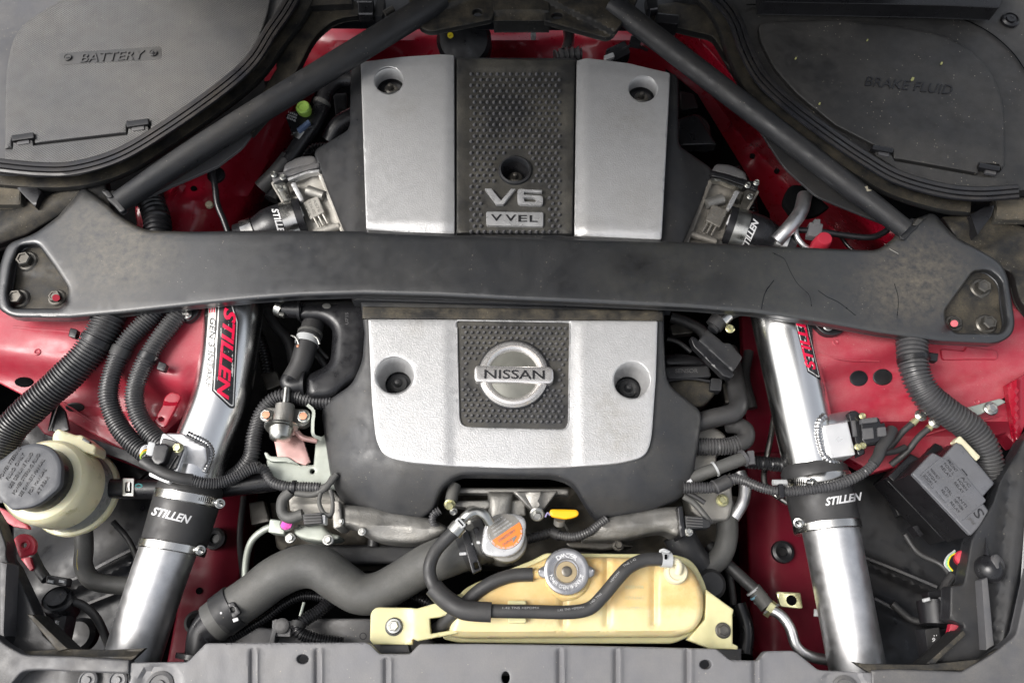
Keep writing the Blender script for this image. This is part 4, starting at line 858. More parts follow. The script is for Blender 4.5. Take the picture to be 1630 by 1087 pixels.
tube('socket_cable', [(104, 955, -96), (130, 962, -110), (155, 985, -130), (175, 1030, -160)], 6.5, rubber, t)
tube('upper_cable', [(50, 880, -100), (62, 905, -96), (74, 922, -92)], 8, rubber, t)
t = thing('washer_hose', 'dark bent hose with a yellow print line below the reservoir', 'hose', (135, 900, -150), 'black hoses behind the left pipe')
wh = tube('hose_run', [(132, 830, -150), (134, 870, -150), (133, 900, -150), (146, 922, -150), (175, 930, -152), (230, 932, -158)], 14, rubberd, t, sides=22)
tube('yellow_line', [(125.5, 848, -138), (124.5, 870, -137), (123, 900, -137), (130, 920, -138)], .8, yellowd, t, sides=6)
one(lathe('round_canister', (128, 1010, -190), [(26, -10), (26, 4), (20, 12), (4, 14)], liner), 'dim round canister behind the lower left web', 'canister')
# rear left
t = thing('rear_harness_hose', 'wide black corrugated hose rising behind the left end of the brace', 'hose', (248, 345, -60))
tube('ribbed_tube', [(236, 298, -55), (242, 325, -50), (250, 350, -45), (252, 385, -45)], 21, blackc, t, corr=7, depth=.14, sides=26)
t = thing('bonnet_cable', 'thin black cable dropping from a grommet in the red apron at left', 'cable', (343, 300, -60))
lathe('grommet', (344, 279, -62), [(14, -3), (14, 2), (10, 4), (7, 4)], blackc, t); tube('cable', [(337, 270, -42), (342, 295, -48), (346, 325, -56), (356, 350, -62), (364, 372, -66)], 5, blackc, t)
for x, y, r, l in ((308, 300, 4.5, 'small dark hole in the left red apron'), (1237, 272, 4, 'lower dark hole in the right red apron'), (1198, 248, 4, 'dark hole in the raised boss of the right red apron')):
    z = -62 if x < 800 else -70
    zz = (-95*sm((x-300+(y-300)*.4)/170)-25*sm((x-275+(y-300)*.5)/14)) if x < 800 else (-110*sm(((y-80)*.98-(x-1100)+20)/110)+14*math.exp(-((x-1203)**2+(y-248)**2)/260))
    one(lathe('apron_hole', (x, y, z+float(zz)+.6), [(r*1.1, -3), (r, .6), (r*.8, .2)], dark), l, 'hole', 'holes in the red aprons')
one(lathe('white_plug', (333, 326, -104), [(6, -3), (6, 2), (4, 4), (1, 4)], cream), 'small white plug in the left red apron', 'plug')
t = thing('purge_valve', 'black valve with a green cap and white print beside the left tube', 'valve', (480, 180, -60))
box('valve_body', 478, 192, -66, 40, 34, 26, blackc, t, rot=-20, r=6, bev=4); lathe('green_cap', (485, 176, -58), [(9, -16), (9, -1), (11.5, 0), (11.5, 9), (10, 11), (7, 11), (6.5, 10), (1, 10)], greenc, t, axis=(-.05, -.1, 1)); box('blue_clip', 483, 200, -58, 24, 6, 8, M('blue_clip', (.09, .13, .22), .5), t, rot=-38, r=2)
for i, s in enumerate(('14930', 'AA000', 'E06')): text('printed_code', s, 466-i*1.0, 181+i*4.4, 15, 3, white, t, z=-65, rot=22, depth=.3)
t = thing('vent_line', 'bent black vent hose with a steel clip behind the left of the cover', 'hose', (500, 180, -80))
tube('hose_run', [(570, 126, -70), (540, 128, -70), (520, 146, -72), (512, 172, -76), (498, 200, -80), (478, 228, -86), (458, 258, -92)], 12.5, blackc, t, sides=22, step=5)
tube('spring_clip', [(482, 212, -82), (474, 224, -85)], 14, steel, t, straight=True, sides=22); tube('clip_band', [(514, 163, -75), (511, 169, -76)], 14.5, rubberd, t, straight=True, sides=22); tube('lower_hose', [(460, 250, -92), (440, 275, -100), (415, 300, -110)], 13, rubber, t)
one(tube('side_hose', [(565, 185, -90), (540, 200, -95), (525, 225, -110)], 15, blackc), 'short dark hose tucked behind the left wing of the cover', 'hose')
# ---- engine, left of the cover
t = thing('breather_duct', 'smooth black moulded breather duct left of the front cover', 'duct', (530, 560, -90))
sheet('duct_shell', [(470, 479, 8), (590, 476), (584, 570), (574, 600, 10), (530, 634, 14), (494, 636, 10), (484, 624, 10), (483, 598, 8), (505, 590, 12), (526, 578, 14), (530, 522, 14), (514, 510, 10), (472, 508, 8)], -58, blackc, t, bev=15, bz=20, step=7, thick=20)
tube('duct_inlet', [(482, 494, -70), (452, 492, -70)], 13.5, blackc, t, straight=True, sides=28); tube('inlet_ring', [(480, 494, -70), (476, 494, -70)], 17, blackc, t, straight=True, sides=28); tube('clip_band', [(452, 492, -70), (443, 488, -70)], 15, steel, t, straight=True, sides=28); box('clip_tail', 448, 500, -58, 8, 6, 6, steel, t, rot=20, r=1)
text('mould_number', 'U71S', 552, 507, 19, 5, greyp, t, rot=-90, target=bpy.data.objects['duct_shell'], depth=.4)
sheet('scuffed_patch', circ(520, 487, 7, 14, 4.5), -57.4, rubberd, t, bev=.5, thick=1.5)
tube('outlet_ring', [(487, 611, -74), (482, 611, -74)], 20, blackc, t, straight=True, sides=30)
t = thing('breather_hose', 'short black breather elbow with a pale band left of the duct', 'hose', (475, 570, -80))
tube('hose_run', [(500, 510, -88), (494, 532, -80), (486, 556, -76), (478, 582, -76), (466, 604, -76)], 17.5, rubber, t, sides=26, step=5); tube('pale_band', [(491, 538, -79), (488, 548, -77.5)], 19, lightgrey, t, straight=True, sides=26); tube('upper_ring', [(494, 530, -81), (493, 534, -80)], 20, rubberd, t, straight=True, sides=26)
tube('elbow', [(470, 592, -76), (458, 608, -76), (466, 614, -76), (484, 612, -76)], 13, blackc, t, sides=24, step=4)
for x in (464, 497): tube('clip_leg', [(x, 534, -66), (x+8, 538, -60), (x+12, 548, -60)], 1.8, steel, t, sides=8)
tube('red_dot', [(474, 551, -62), (477, 552, -60)], 3, copper, t)
t = thing('fuel_damper', 'cylindrical steel fuel damper with two copper coloured bolt heads', 'fuel damper', (450, 670, -80))
tube('neck', [(457, 618, -66), (454, 648, -64)], 5.5, steel, t, straight=True, sides=18)
tube('damper_body', [(454, 642, -64, 8), (454, 645, -64, 15), (450, 674, -62, 16)], 15, cast, t, straight=True, sides=36)
tube('damper_flange', [(449.5, 674, -60, 25), (449, 677, -60, 27.5), (448.5, 680, -60, 27.5), (448, 683, -59, 25)], 27, steel, t, straight=True, sides=44)
tube('damper_cup', [(448, 683, -59, 19), (447, 692, -57, 18), (446, 698, -56, 16), (446, 700, -56, 12)], 18, steel, t, straight=True, sides=36)
sheet('ear_plate', [(412, 660, 10), (424, 648, 8), (492, 652, 8), (496, 668, 10), (484, 680, 8), (424, 674, 8)], -72, cast, t, bev=3, step=8, thick=14)
for x, y in ((424, 661), (483, 663)): b_ = bolt('ear_bolt', x, y, -68, 8.5, steel, t, washer=1.25, h=.9); lathe('bolt_face', (x-.5, y-1, -60), [(6, -2), (6, .4), (1, .6)], copper, b_ if False else t, n=14)
tube('return_pipe', [(470, 684, -70), (482, 696, -74), (505, 702, -78)], 4.5, pinkz, t, step=4)
t = thing('bracket_strap', 'bent thin steel strap right of the fuel damper', 'strap', (498, 670, -80))
sweep('strap', [(489, 644, -60), (499, 654, -58), (498, 672, -58), (499, 692, -60), (512, 698, -66)], [(-2.5, 0), (2.5, 0), (3, -14), (-2, -14)], greenz, t, step=5)
t = thing('pink_plate', 'pinkish zinc plate below the fuel damper', 'plate', (465, 715, -100)); sheet('plate', [(436, 700), (480, 690), (494, 735), (486, 740), (442, 730)], -90, pinkz, t, bev=1.5, step=12, thick=5)
t = thing('engine_bracket', 'pale green steel bracket with a small hole left of the cover', 'bracket', (470, 745, -110))
sheet('bracket_plate', [(424, 730, 4), (452, 733), (475, 738), (499, 740, 2), (503, 700), (520, 690), (545, 780), (520, 778, 4), (472, 776), (440, 766, 10), (426, 752, 6)], -96, greenz, t, bev=2.5, step=8, thick=10, holes=[circ(497.5, 750, 3.6, 14)])
sheet('turned_edge', [(420, 720, 3), (425, 719, 3), (430, 726, 4), (458, 727, 5), (476, 739, 2), (455, 735), (432, 735, 4), (424, 730)], -86, greenz, t, bev=1.5, step=6, thick=10)
conduit_thing('grey ribbed conduit curving round the fuel damper on the left', [(528, 640, -84), (500, 638, -84), (470, 631, -84), (440, 634, -84), (418, 656, -86), (405, 692, -90), (400, 725, -94), (384, 748, -100), (366, 762, -110)], 13, 5, depth=.16)
t = conduit_thing('short grey conduit with a black tie below the green bracket', [(404, 744, -78), (420, 748, -78), (432, 766, -74), (455, 774, -72), (480, 775, -72), (509, 776, -72)], 8.5, 4.4, [((466, 775, -72), (471, 775, -72), 11)], tapes=[((400, 743, -78), (412, 744, -78), 9.5)])
t = thing('cam_sensor_wiring', 'grey looped sensor wires at the left front corner of the cover', 'wiring', (500, 800, -80))
for pth, r in (([(470, 784, -72), (500, 786, -72), (520, 774, -70), (530, 760, -72)], 5.5), ([(511, 782, -70), (508, 800, -68), (516, 817, -66), (527, 818, -66), (530, 800, -68), (526, 780, -70)], 3.6), ([(536, 755, -72), (524, 770, -70), (508, 778, -70)], 5)): tube('wire', pth, r, rubberd, t, sides=12, step=4)
tube('black_sleeve', [(462, 782, -74), (450, 796, -76), (450, 816, -74), (462, 824, -70), (482, 818, -68)], 9, rubberd, t, sides=18, step=4)
t = thing('cam_sensor', 'black ribbed sensor plug pushed into the left engine casting', 'sensor', (500, 825, -80), 'cam sensors at the front of the engine')
sheet('plug_shell', [(481, 818, 2), (512, 815, 2), (514, 833, 2), (484, 836, 2)], -56, black, t, bev=2, step=8, thick=20)
for k in range(4): box('plug_rib', 498, 818+k*4.6, -54, 28, 1.6, 3, greyp, t, rot=-3, r=.5, bev=.4)
box('white_collar', 514, 826, -58, 8, 14, 18, lightgrey, t, r=2)
def casting(name, label, pts, z, m, **k): return one(sheet(name, pts, z, m, bev=k.get('bev', 6), bz=k.get('bz', 8), step=7, thick=k.get('thick', 40), zf=k.get('zf')), label, 'casting', 'castings of the engine front')
casting('engine_casting', 'pale flat machined casting under the sensor wires on the left', [(458, 784, 4), (530, 780), (548, 800), (540, 815), (500, 822), (480, 818), (462, 812)], -104, castw, bev=3, bz=3, zf=lambda x, y: -4*sm((y-797)/3)-3*sm((y-808)/3))
casting('engine_casting', 'upright pale flange of the left engine casting', [(527, 796, 4), (540, 796, 4), (545, 838, 4), (531, 842, 4)], -66, castw, bev=3, bz=3, thick=60)
casting('engine_casting', 'smooth domed grey casting below the left front corner of the cover', [(543, 802), (600, 808), (690, 826), (716, 840, 10), (700, 856, 20), (660, 866, 30), (610, 864, 30), (575, 850, 20), (560, 838, 10), (544, 838)], -78, cast, bev=10, bz=12, zf=lambda x, y: 6*np.exp(-((y-838-(x-630)*.08)/9)**2)-4*sm((x-590)/5)*0+2.5*np.sin(x/21))
casting('engine_casting', 'green grey valve housing lettered K beside the steel pipe', [(468, 842, 4), (476, 836), (514, 836, 3), (524, 848, 6), (541, 852, 3), (540, 858, 3), (512, 864, 8), (480, 858, 8), (468, 852, 4)], -100, greenz, bev=5, bz=6)
text('cast_letter', 'K', 477, 838, 7, 7, blackink, bpy.data.objects['engine_casting.003'], rot=90, z=-98, depth=.8)
for x, y, r in ((462, 856, 6), (522, 859, 6.5), (542, 830, 4), (576, 846, 4.5)): one(bolt('engine_bolt', x, y, -100 if x < 530 else -70, r, steel, h=1.2), {462: 'left lower bolt of the green valve housing', 522: 'right lower bolt of the green valve housing', 542: 'small bolt on the upright pale flange', 576: 'small bolt under the left domed casting'}[x], 'bolt', 'bolts on the engine front')
t = thing('steel_line', 'bent grey steel line with a violet foil dot at the left of the engine', 'pipe', (420, 840, -100))
tube('pipe_run', [(392, 960, -150), (391, 900, -130), (400, 862, -112), (422, 842, -104), (438, 838, -102)], 5.5, greenz, t, step=5); box('end_block', 441, 838, -92, 26, 22, 26, greenz, t, rot=8, r=3, bev=2); tube('foil_rim', [(456, 834, -96), (457, 834, -82)], 11, cast, t, straight=True); lathe('foil_dot', (456, 832, -80), [(9, -1), (9, 1), (1, 1.2)], purple, t, lobes=lambda a: 1+.2*abs(math.sin(a)))
# ---- engine front, centre
casting('front_engine_block', 'dark engine block face behind the radiator hose', [(430, 800), (720, 775), (960, 775), (1180, 790), (1170, 880), (1080, 900), (470, 900), (440, 870)], -215, M('grimy_casting', (.06, .058, .052), .65, .3, bump=.6, bscale=300, dust=.4), bev=6, bz=5, thick=100, zf=lambda x, y: 9*np.sin(x/13)*np.sin(y/11))
casting('water_outlet', 'grey cast cross arm inside the arch of the cover', [(722, 797, 3), (782, 796), (782, 808), (760, 812, 6), (740, 808), (722, 806, 3)], -84, cast, bev=3, bz=3, thick=20)
casting('water_outlet', 'pale strip of casting right under the arch of the cover', [(725, 776), (905, 778), (905, 788), (725, 785)], -92, cast, bev=3, bz=3, thick=16)
casting('water_outlet', 'rough cast column above the filler neck', [(776, 782), (818, 782), (812, 830), (778, 830)], -80, cast, bev=12, bz=14, thick=40)
casting('water_outlet', 'cast block right of the column above the filler cap', [(808, 796, 3), (836, 794, 3), (838, 822, 4), (812, 822, 4)], -96, cast, bev=4, bz=4, thick=30)
casting('water_outlet', 'triangular cast gusset above the bolt inside the arch', [(816, 782, 2), (888, 781, 2), (868, 808, 3), (862, 814, 3), (846, 812, 3)], -76, cast, bev=2.5, bz=3, thick=16, zf=lambda x, y: 7*np.exp(-((x-857)/5)**2)-3*np.exp(-((x-842-(y-795)*.5)/5)**2))
for x, y, r, l in ((855, 819, 7.5, 'large bolt below the triangular gusset'), (716, 803, 7, 'gold zinc bolt at the left of the arch'), (722, 814, 5, 'small bolt below the gold zinc bolt'), (750, 834, 5.5, 'bolt between the steel bypass pipe and the hose')):
    one(bolt('engine_bolt', x, y, -66, r, goldz if x == 716 else steel, h=1.1, washer=1.6 if x == 855 else 1.3, axis=(0, -.5, .8)), l, 'bolt', 'bolts on the engine front')
t = thing('coolant_stub', 'dark coolant stub with a small ribbed hose at the left of the arch', 'hose', (715, 790, -90))
tube('stub', [(724, 772, -76), (720, 786, -72), (718, 798, -70)], 10, rubberd, t); tube('ribbed_hose', [(700, 812, -74), (690, 820, -74), (690, 834, -76), (704, 848, -82)], 7, conduit, t, corr=4, depth=.22)
tube('lower_stub', [(752, 812, -92), (750, 826, -84)], 12, cast, t)
t = thing('oil_dipstick', 'bright yellow orange oil dipstick handle at the centre', 'dipstick', (898, 820, -60))
sheet('handle', [(874, 814, 3), (878, 810, 3), (918, 811, 3), (922, 816, 3), (920, 821, 3), (912, 824), (902, 826, 3), (892, 825), (878, 822, 3)], -44, yellow, t, bev=3, step=6, thick=6)
tube('handle_socket', [(891, 826, -58), (890, 834, -64)], 9, cast, t, straight=True); tube('rod', [(896, 830, -60), (904, 844, -80)], 1.8, steel, t, sides=10, straight=True); tube('ring', [(868, 823, -60), (872, 816, -58), (876, 820, -58)], 1.5, M('violet_wire', (.25, .22, .4), .4), t, sides=8, step=2)
conduit_thing('small ribbed conduit right of the yellow dipstick', [(880, 848, -90), (892, 852, -84), (915, 854, -78), (938, 846, -76), (952, 836, -78), (966, 826, -80)], 7.2, 4.2, tapes=[((880, 848, -90), (890, 852, -85), 8.5)])
conduit_thing('dark conduit running left from the dipstick to the filler neck', [(840, 858, -120), (862, 852, -115), (884, 846, -110)], 8, 5)
casting('engine_casting', 'smooth domed grey casting below the right front corner of the cover', [(924, 862, 8), (934, 846, 10), (956, 826), (1040, 808), (1084, 806), (1090, 852, 4), (1072, 854, 6), (1060, 846, 8), (1036, 848, 14), (1000, 858, 30), (960, 860, 20)], -80, cast, bev=9, bz=10, zf=lambda x, y: 6*np.exp(-((y-836+(x-1000)*.1)/9)**2)+2.5*np.sin(x/19))
casting('engine_casting', 'upright black rimmed flange of the right engine casting', [(1078, 806, 3), (1086, 804, 3), (1092, 852, 3), (1083, 856, 3)], -62, blackc, bev=2, bz=2, thick=50)
casting('engine_casting', 'dark lower housing edge below the right domed casting', [(898, 862, 6), (924, 860), (990, 862), (1010, 870, 6), (960, 876, 8), (905, 872, 6)], -120, steeld, bev=4, bz=4)
t = thing('cam_sensor', 'black ribbed sensor plug on the right engine casting', 'sensor', (1110, 830, -80), 'cam sensors at the front of the engine')
sheet('plug_shell', [(1090, 820, 2), (1116, 822, 2), (1132, 830, 3), (1130, 840, 3), (1092, 842, 2)], -62, black, t, bev=2, step=8, thick=20)
for k in range(4): box('plug_rib', 1106, 824+k*4.4, -60, 26, 1.6, 3, greyp, t, rot=4, r=.5, bev=.4)
one(bolt('engine_bolt', 1096, 846, -64, 5, steel, h=1.2), 'small bolt under the right ribbed sensor plug', 'bolt', 'bolts on the engine front')
one(bolt('engine_bolt', 984, 868, -100, 6, steeld, h=1.6), 'dark bolt under the right domed casting', 'bolt', 'bolts on the engine front')
# ---- below: fan shroud, belt, wiring
t = thing('fan_shroud', 'black fan shroud behind and below the radiator hose', 'fan shroud', (600, 980, -160))
sheet('upper_beam', [(452, 872, 6), (470, 866, 6), (760, 868), (762, 896), (600, 898), (455, 898, 6)], -150, black, t, bev=6, step=12, thick=30)
sheet('shroud_top', [(300, 1000), (340, 985), (430, 1000), (500, 984, 6), (645, 984), (700, 1030), (1180, 1032), (1180, 1075), (300, 1075)], -118, greyp, t, bev=4, step=14, thick=40, zf=lambda x, y: -6*np.cos(x/26))
box('shroud_clip', 448, 1000, -96, 30, 26, 16, greyc, t, rot=2, r=2); lathe('clip_button', (449, 996, -95), [(12, -1), (12, 3), (9, 5), (4, 5)], greyp, t); sheet('mount_stay', [(428, 1024), (437, 985, 2), (444, 985, 2), (436, 1024)], -92, greyp, t, bev=1, thick=20); tube('stay_rod', [(478, 980, -104), (484, 958, -104)], 2.5, greenz, t, sides=8)
text('moulded_mark', 'O', 578, 1012, 12, 12, blackc, t, z=lambda x, y: -119-6*np.cos(x/26), depth=1)
sheet('lug', [(648, 1010), (652, 1038), (603, 1040), (606, 1022)], -48, greyp, t, bev=1.5, thick=30)
one(tube('drive_belt', [(755, 900, -180), (700, 905, -180), (640, 912, -185)], 9, rubber, sq=.4), 'dark ribbed drive belt behind the radiator hose', 'belt')
one(tube('drive_belt_run', [(596, 846, -150), (594, 870, -150)], 9, rubber), 'short vertical belt run under the left domed casting', 'belt')
conduit_thing('black ribbed conduit looping under the radiator hose', [(528, 955, -108), (508, 972, -100), (486, 986, -92), (474, 998, -88), (482, 1010, -88), (505, 1018, -90), (545, 1024, -94)], 10.5, 4.6, depth=.2, m=blackc, tapes=[((476, 990, -90), (473, 999, -88), 12)])
conduit_thing('black ribbed conduit running left under the radiator hose', [(366, 1016, -112), (395, 1000, -112), (425, 982, -112), (455, 960, -114), (485, 948, -116), (520, 952, -118), (560, 968, -120)], 7.5, 4.2, depth=.22, m=blackc)
conduit_thing('ribbed conduit entering behind the left tank bracket', [(640, 955, -118), (655, 948, -116), (675, 956, -112), (696, 968, -112), (716, 985, -112)], 8, 4.4, depth=.22, m=blackc)
# ================================================================ right side of the bay
t = conduit_thing('thick grey ribbed conduit curving from the brace to the relay box', [(1452, 520, -30), (1452, 560, -30), (1458, 596, -32), (1476, 630, -36), (1508, 656, -42), (1544, 682, -50), (1568, 718, -60), (1576, 760, -75)], 23.5, 6.6, [((1453, 569, -30), (1455, 576, -30), 24.8)])
box('tie_buckle', 1484, 568, -26, 18, 13, 10, blackc, t, rot=8, r=2)
def R46_(u, v): a = math.radians(50); return (1514+u*math.cos(a)-v*math.sin(a), 776+u*math.sin(a)+v*math.cos(a), 4)
t = thing('relay_box', 'grey topped black relay box with embossed relay names at right', 'relay box', (1490, 790, -110))
lid = [(1451, 754, 3), (1484, 720, 3), (1500, 728, 2), (1522, 704, 3), (1531, 708, 3), (1583, 769, 4), (1560, 795, 3), (1578, 818, 4), (1545, 853, 4)]
rlid = M('relay_lid_plastic', (.105, .108, .118), .36, bump=.3, bscale=500, var=.1, speck=.3, dust=.08); rtxt = M('relay_marking', (.03, .03, .033), .3)
sheet('lid', lid, -28, rlid, t, bev=3, bz=2.5, step=10, thick=5)
sheet('lid_step', [R46_(-48, -20), R46_(-48, 22), R46_(52, 22), R46_(52, -30), R46_(-20, -30)], -27, rlid, t, bev=1.5, bz=1, step=14, thick=2)
sheet('lid_sides', [(x+.3, y) for x, y, _ in lid], -33, blackc, t, bev=0, step=30, thick=69)
c = np.array([(p[0], p[1]) for p in lid]); cc = c.mean(0)
sheet('lid_rim', [(float(a), float(b)) for a, b in cc+(c-cc)*1.05+np.array((-33, 4))], -104, blackc, t, bev=2, step=14, thick=8)
sheet('tray', [(float(a), float(b)) for a, b in cc+(c-cc)*1.0+np.array((-42, 8))], -125, blackc, t, bev=2, step=14, thick=50)
q = sheet('side_clip', [(1452, 838), (1460, 836), (1470, 850), (1464, 854)], -112, blackc, t, bev=1, thick=20)
sheet('cream_tab', [(1519, 702, 2), (1528, 693, 3), (1561, 727, 3), (1554, 734, 2)], -34, cream, t, bev=2, step=8, thick=14)
def R46(u, v): a = math.radians(50); return (1514+u*math.cos(a)-v*math.sin(a), 776+u*math.sin(a)+v*math.cos(a))
for u, v, w_, h_, ls in ((-33, 12.5, 28, 24, ('MAIN RLY', 'HIGH', 'SCSORY')), (-25, -17, 32, 22, ('FRONT', 'FOG L', 'RELAY')), (1, 10, 22, 26, ('CTRL', 'RELAY')), (8, -17, 30, 22, ('A/C', 'HORN', 'RELAY')), (28, 8, 30, 24, ('ANTI', 'THEFT HORN', 'RELAY'))):
    cx, cy = R46(u, v)
    for k, s in enumerate(ls):
        x, y = R46(u, v+(k-(len(ls)-1)/2)*7); text('relay_name', s, x, y, w_*.74, 4.2, rtxt, t, z=-27, rot=50, depth=.5)
    fr_ = [R46(u+a, v+b) for a, b in ((-w_/2, -h_/2), (w_/2, -h_/2), (w_/2, h_/2), (-w_/2, h_/2))]
    for k in range(4): sweep('label_border', [fr_[k]+(-27.2,), fr_[(k+1) % 4]+(-27.2,)], [(-.6, -.4), (-.4, .4), (.4, .4), (.6, -.4)], rlid, t, step=40)
x, y = R46(60, -2); text('embossed_mark', 'S', x+4, y-4, 13, 15, blackink, t, z=-28, rot=-125, depth=.6); x, y = R46(60, 8); text('embossed_mark', 'JM6', x, y+2, 14, 6, greyp, t, z=-27, rot=50, depth=.5)
x, y = R46(-8, -32); box('lid_slot', x+2, y+2, -27.4, 14, 1.6, 1, blackink, t, rot=50, r=.4, bev=.2)
for k in range(3): box('edge_tooth', 1560-k*4, 842+k*4, -40, 2.4, 8, 6, lightgrey, t, rot=20, r=.5, bev=.4)
t = thing('brake_line_bracket', 'pale zinc strip with a hex bolt above the relay box', 'bracket', (1565, 650, -70))
sheet('strip', [(1500, 668), (1530, 651, 3), (1592, 634, 4), (1602, 640, 4), (1560, 660, 3), (1520, 674)], -62, greenz, t, bev=2, step=8, thick=5); bolt('bracket_bolt', 1578, 650, -58, 7.5, steel, t); bolt('bracket_bolt', 1543, 656, -60, 6, greenz, t, h=.5)
for a, b, l in (((1466, 661), (1452, 674), 'left banjo fitting on a black brake line by the thick conduit'), ((1488, 672), (1478, 682), 'right banjo fitting on a black brake line by the thick conduit')):
    t = thing('brake_line', l, 'brake line', a+(-70,), 'brake lines at the right fender'); bolt('banjo_bolt', *a, -56, 6.5, steel, t, h=1.3); tube('crimp_sleeve', [b+(-62, 6), ((a[0]+b[0])/2, (a[1]+b[1])/2, -60, 5)], 6, goldz, t, straight=True)
    tube('line', [b+(-64,), (b[0]-16, b[1]+14, -70), (b[0]-34, b[1]+36, -84), (b[0]-60, b[1]+58, -100)], 5, rubber, t)
for pts, l in (([(1497, 556, 5), (1536, 559, 5), (1538, 552, 4), (1588, 558, 6), (1588, 572, 5), (1540, 572, 4), (1500, 573, 5)], 'red welded tab plate below the right end of the brace'),):
    one(sheet('welded_tab', pts, -50, redw, bev=2, step=8, thick=4, zf=lambda x, y: zright(x, y)+2.5), l, 'tab')
one(sheet('gusset', [(1602, 612), (1640, 590), (1645, 640), (1620, 705, 3), (1614, 690, 3)], -76, red, bev=2, step=8, thick=10, zf=lambda x, y: 8*np.exp(-((x-1618)/5)**2)), 'red folded gusset at the right edge above the relay box', 'gusset')
# rear right
t = thing('coolant_metal_pipe', 'bare aluminium pipe bend rising from a black grommet at rear right', 'pipe', (1265, 350, -60))
sheet('grommet_plate', [(1245, 322, 8), (1256, 294, 12), (1282, 296), (1320, 330), (1300, 344, 10), (1262, 346, 12)], -60, dark, t, bev=3, step=8, thick=10)
tube('pipe_run', [(1281, 312, -52), (1274, 338, -44), (1256, 362, -44), (1236, 384, -56)], 11.5, aluw, t, step=5, sides=28); tube('thin_pipe', [(1268, 350, -54), (1267, 372, -54), (1276, 388, -56), (1292, 400, -60)], 4.6, aluw, t, step=4)
t = thing('service_port', 'red service cap with a black pipe behind the right of the brace', 'service port', (1310, 385, -50))
lathe('red_cap', (1310, 384, -34), [(13.5, -20), (13.5, -2), (12.5, 0), (12, 8), (10.5, 10), (1, 10.5)], redcap, t); box('grey_clip', 1298, 366, -50, 22, 22, 14, greyc, t, rot=8, r=2); box('clip_head', 1301, 354, -48, 10, 10, 10, greyc, t, r=1)
tube('black_pipe', [(1268, 366, -62), (1300, 368, -58), (1340, 374, -56), (1382, 378, -52), (1404, 372, -50), (1424, 356, -48)], 5, blackc, t)
one(tube('apron_cable', [(1338, 376, -90), (1350, 392, -90), (1362, 402, -90)], 3, blackc), 'thin black cable on the right red apron beside the red cap', 'cable')
one(sheet('dark_shroud', [(1080, 190), (1110, 180, 10), (1140, 230), (1080, 232)], -110, blackc, bev=4, thick=20), 'dark moulded part behind the right wing of the cover', 'moulded part')
# engine right of the cover
t = thing('solenoid_cover', 'black tilted rectangular module right of the front cover', 'module', (1145, 560, -80))
sheet('module_face', [(1126, 524, 2), (1152, 546, 2), (1162, 546, 4), (1182, 569, 4), (1167, 592, 2), (1112, 542, 2)], -58, greyp if False else black, t, bev=2.5, bz=2, step=8, thick=26)
sheet('module_rim', [(1098, 536, 4), (1106, 536, 4), (1169, 596, 3), (1164, 603, 3), (1150, 598), (1104, 552, 4)], -66, blackc, t, bev=2.5, step=6, thick=14)
tube('tube_neck', [(1134, 526, -70), (1146, 510, -68)], 9, black, t, straight=True, sides=22)
t = thing('small_breather_hose', 'short hose with a slotted clamp under the right of the brace', 'hose', (1155, 500, -70))
tube('hose_run', [(1136, 520, -70), (1148, 505, -66), (1164, 494, -64), (1200, 480, -64)], 14, rubber, t, sides=26); tube('clamp_band', [(1144, 509, -67), (1154, 499, -65)], 16.5, bandm, t, straight=True, sides=30); bolt('clamp_screw', 1162, 523, -60, 5, goldz, t)
t = thing('sensor_housing', 'black lidded housing with moulded lettering behind the module', 'housing', (1095, 610, -120))
sheet('housing_top', [(1058, 584, 3), (1128, 582, 4), (1132, 600, 4), (1060, 604)], -100, black, t, bev=3, step=8, thick=30); text('moulded_letters', 'SENSOR', 1093, 590, 36, 6, greyp, t, z=-100, depth=.8); sheet('housing_bowl', [(1062, 606), (1092, 602), (1132, 607, 4), (1140, 626, 8), (1120, 650, 14), (1090, 648, 10), (1070, 626)], -112, blackd, t, bev=8, step=7, thick=30); sheet('housing_dome', [(1056, 566), (1080, 562, 12), (1112, 568, 10), (1128, 582), (1058, 584)], -118, blackc, t, bev=8, step=7, thick=30)
sweep('bowl_lip', [(1062, 607, -106), (1080, 603, -106), (1105, 603, -106), (1130, 607, -106)], [(-2, -1), (-1.5, 2), (1.5, 2), (2, -1)], black, t); box('side_plug', 1140, 612, -100, 18, 20, 20, black, t, rot=5, r=3, bev=2)
t = thing('heater_hose', 'thick smooth black hose bending right of the front cover', 'hose', (1150, 655, -100))
tube('hose_run', [(1092, 680, -104), (1125, 668, -100), (1150, 662, -98), (1168, 656, -98), (1176, 642, -104), (1170, 610, -130), (1160, 560, -180)], 15, rubber, t, sides=28, step=5)
t = thing('heater_hose', 'ribbed black hose below the thick smooth hose on the right', 'hose', (1150, 710, -100))
tube('ribbed_part', [(1092, 710, -106), (1130, 711, -104), (1160, 710, -104), (1176, 706, -104)], 14, conduit, t, corr=4.6, depth=.13, sides=26); tube('smooth_bend', [(1172, 708, -104), (1186, 700, -104), (1187, 686, -108), (1176, 678, -118), (1160, 676, -130)], 13.6, rubber, t, sides=26, step=4)
t = thing('injector_harness', 'dusty brown taped harness with a pale ring right of the cover', 'wiring', (1150, 740, -80))
tube('taped_run', [(1094, 764, -86), (1118, 754, -82), (1142, 745, -78), (1165, 736, -76), (1184, 729, -76)], 10.5, rubberd, t, step=4, sides=20); tube('pale_ring', [(1137, 747, -79), (1140, 745.5, -78.6)], 12.5, lightgrey, t, straight=True); tube('end_ring', [(1182, 730, -76), (1186, 728, -76)], 14, greyp, t, straight=True); box('clip_frame', 1196, 728, -66, 10, 22, 6, greyp, t, rot=-6, r=1); box('white_tag', 1098, 766, -72, 8, 6, 3, white, t, rot=-30, r=1)
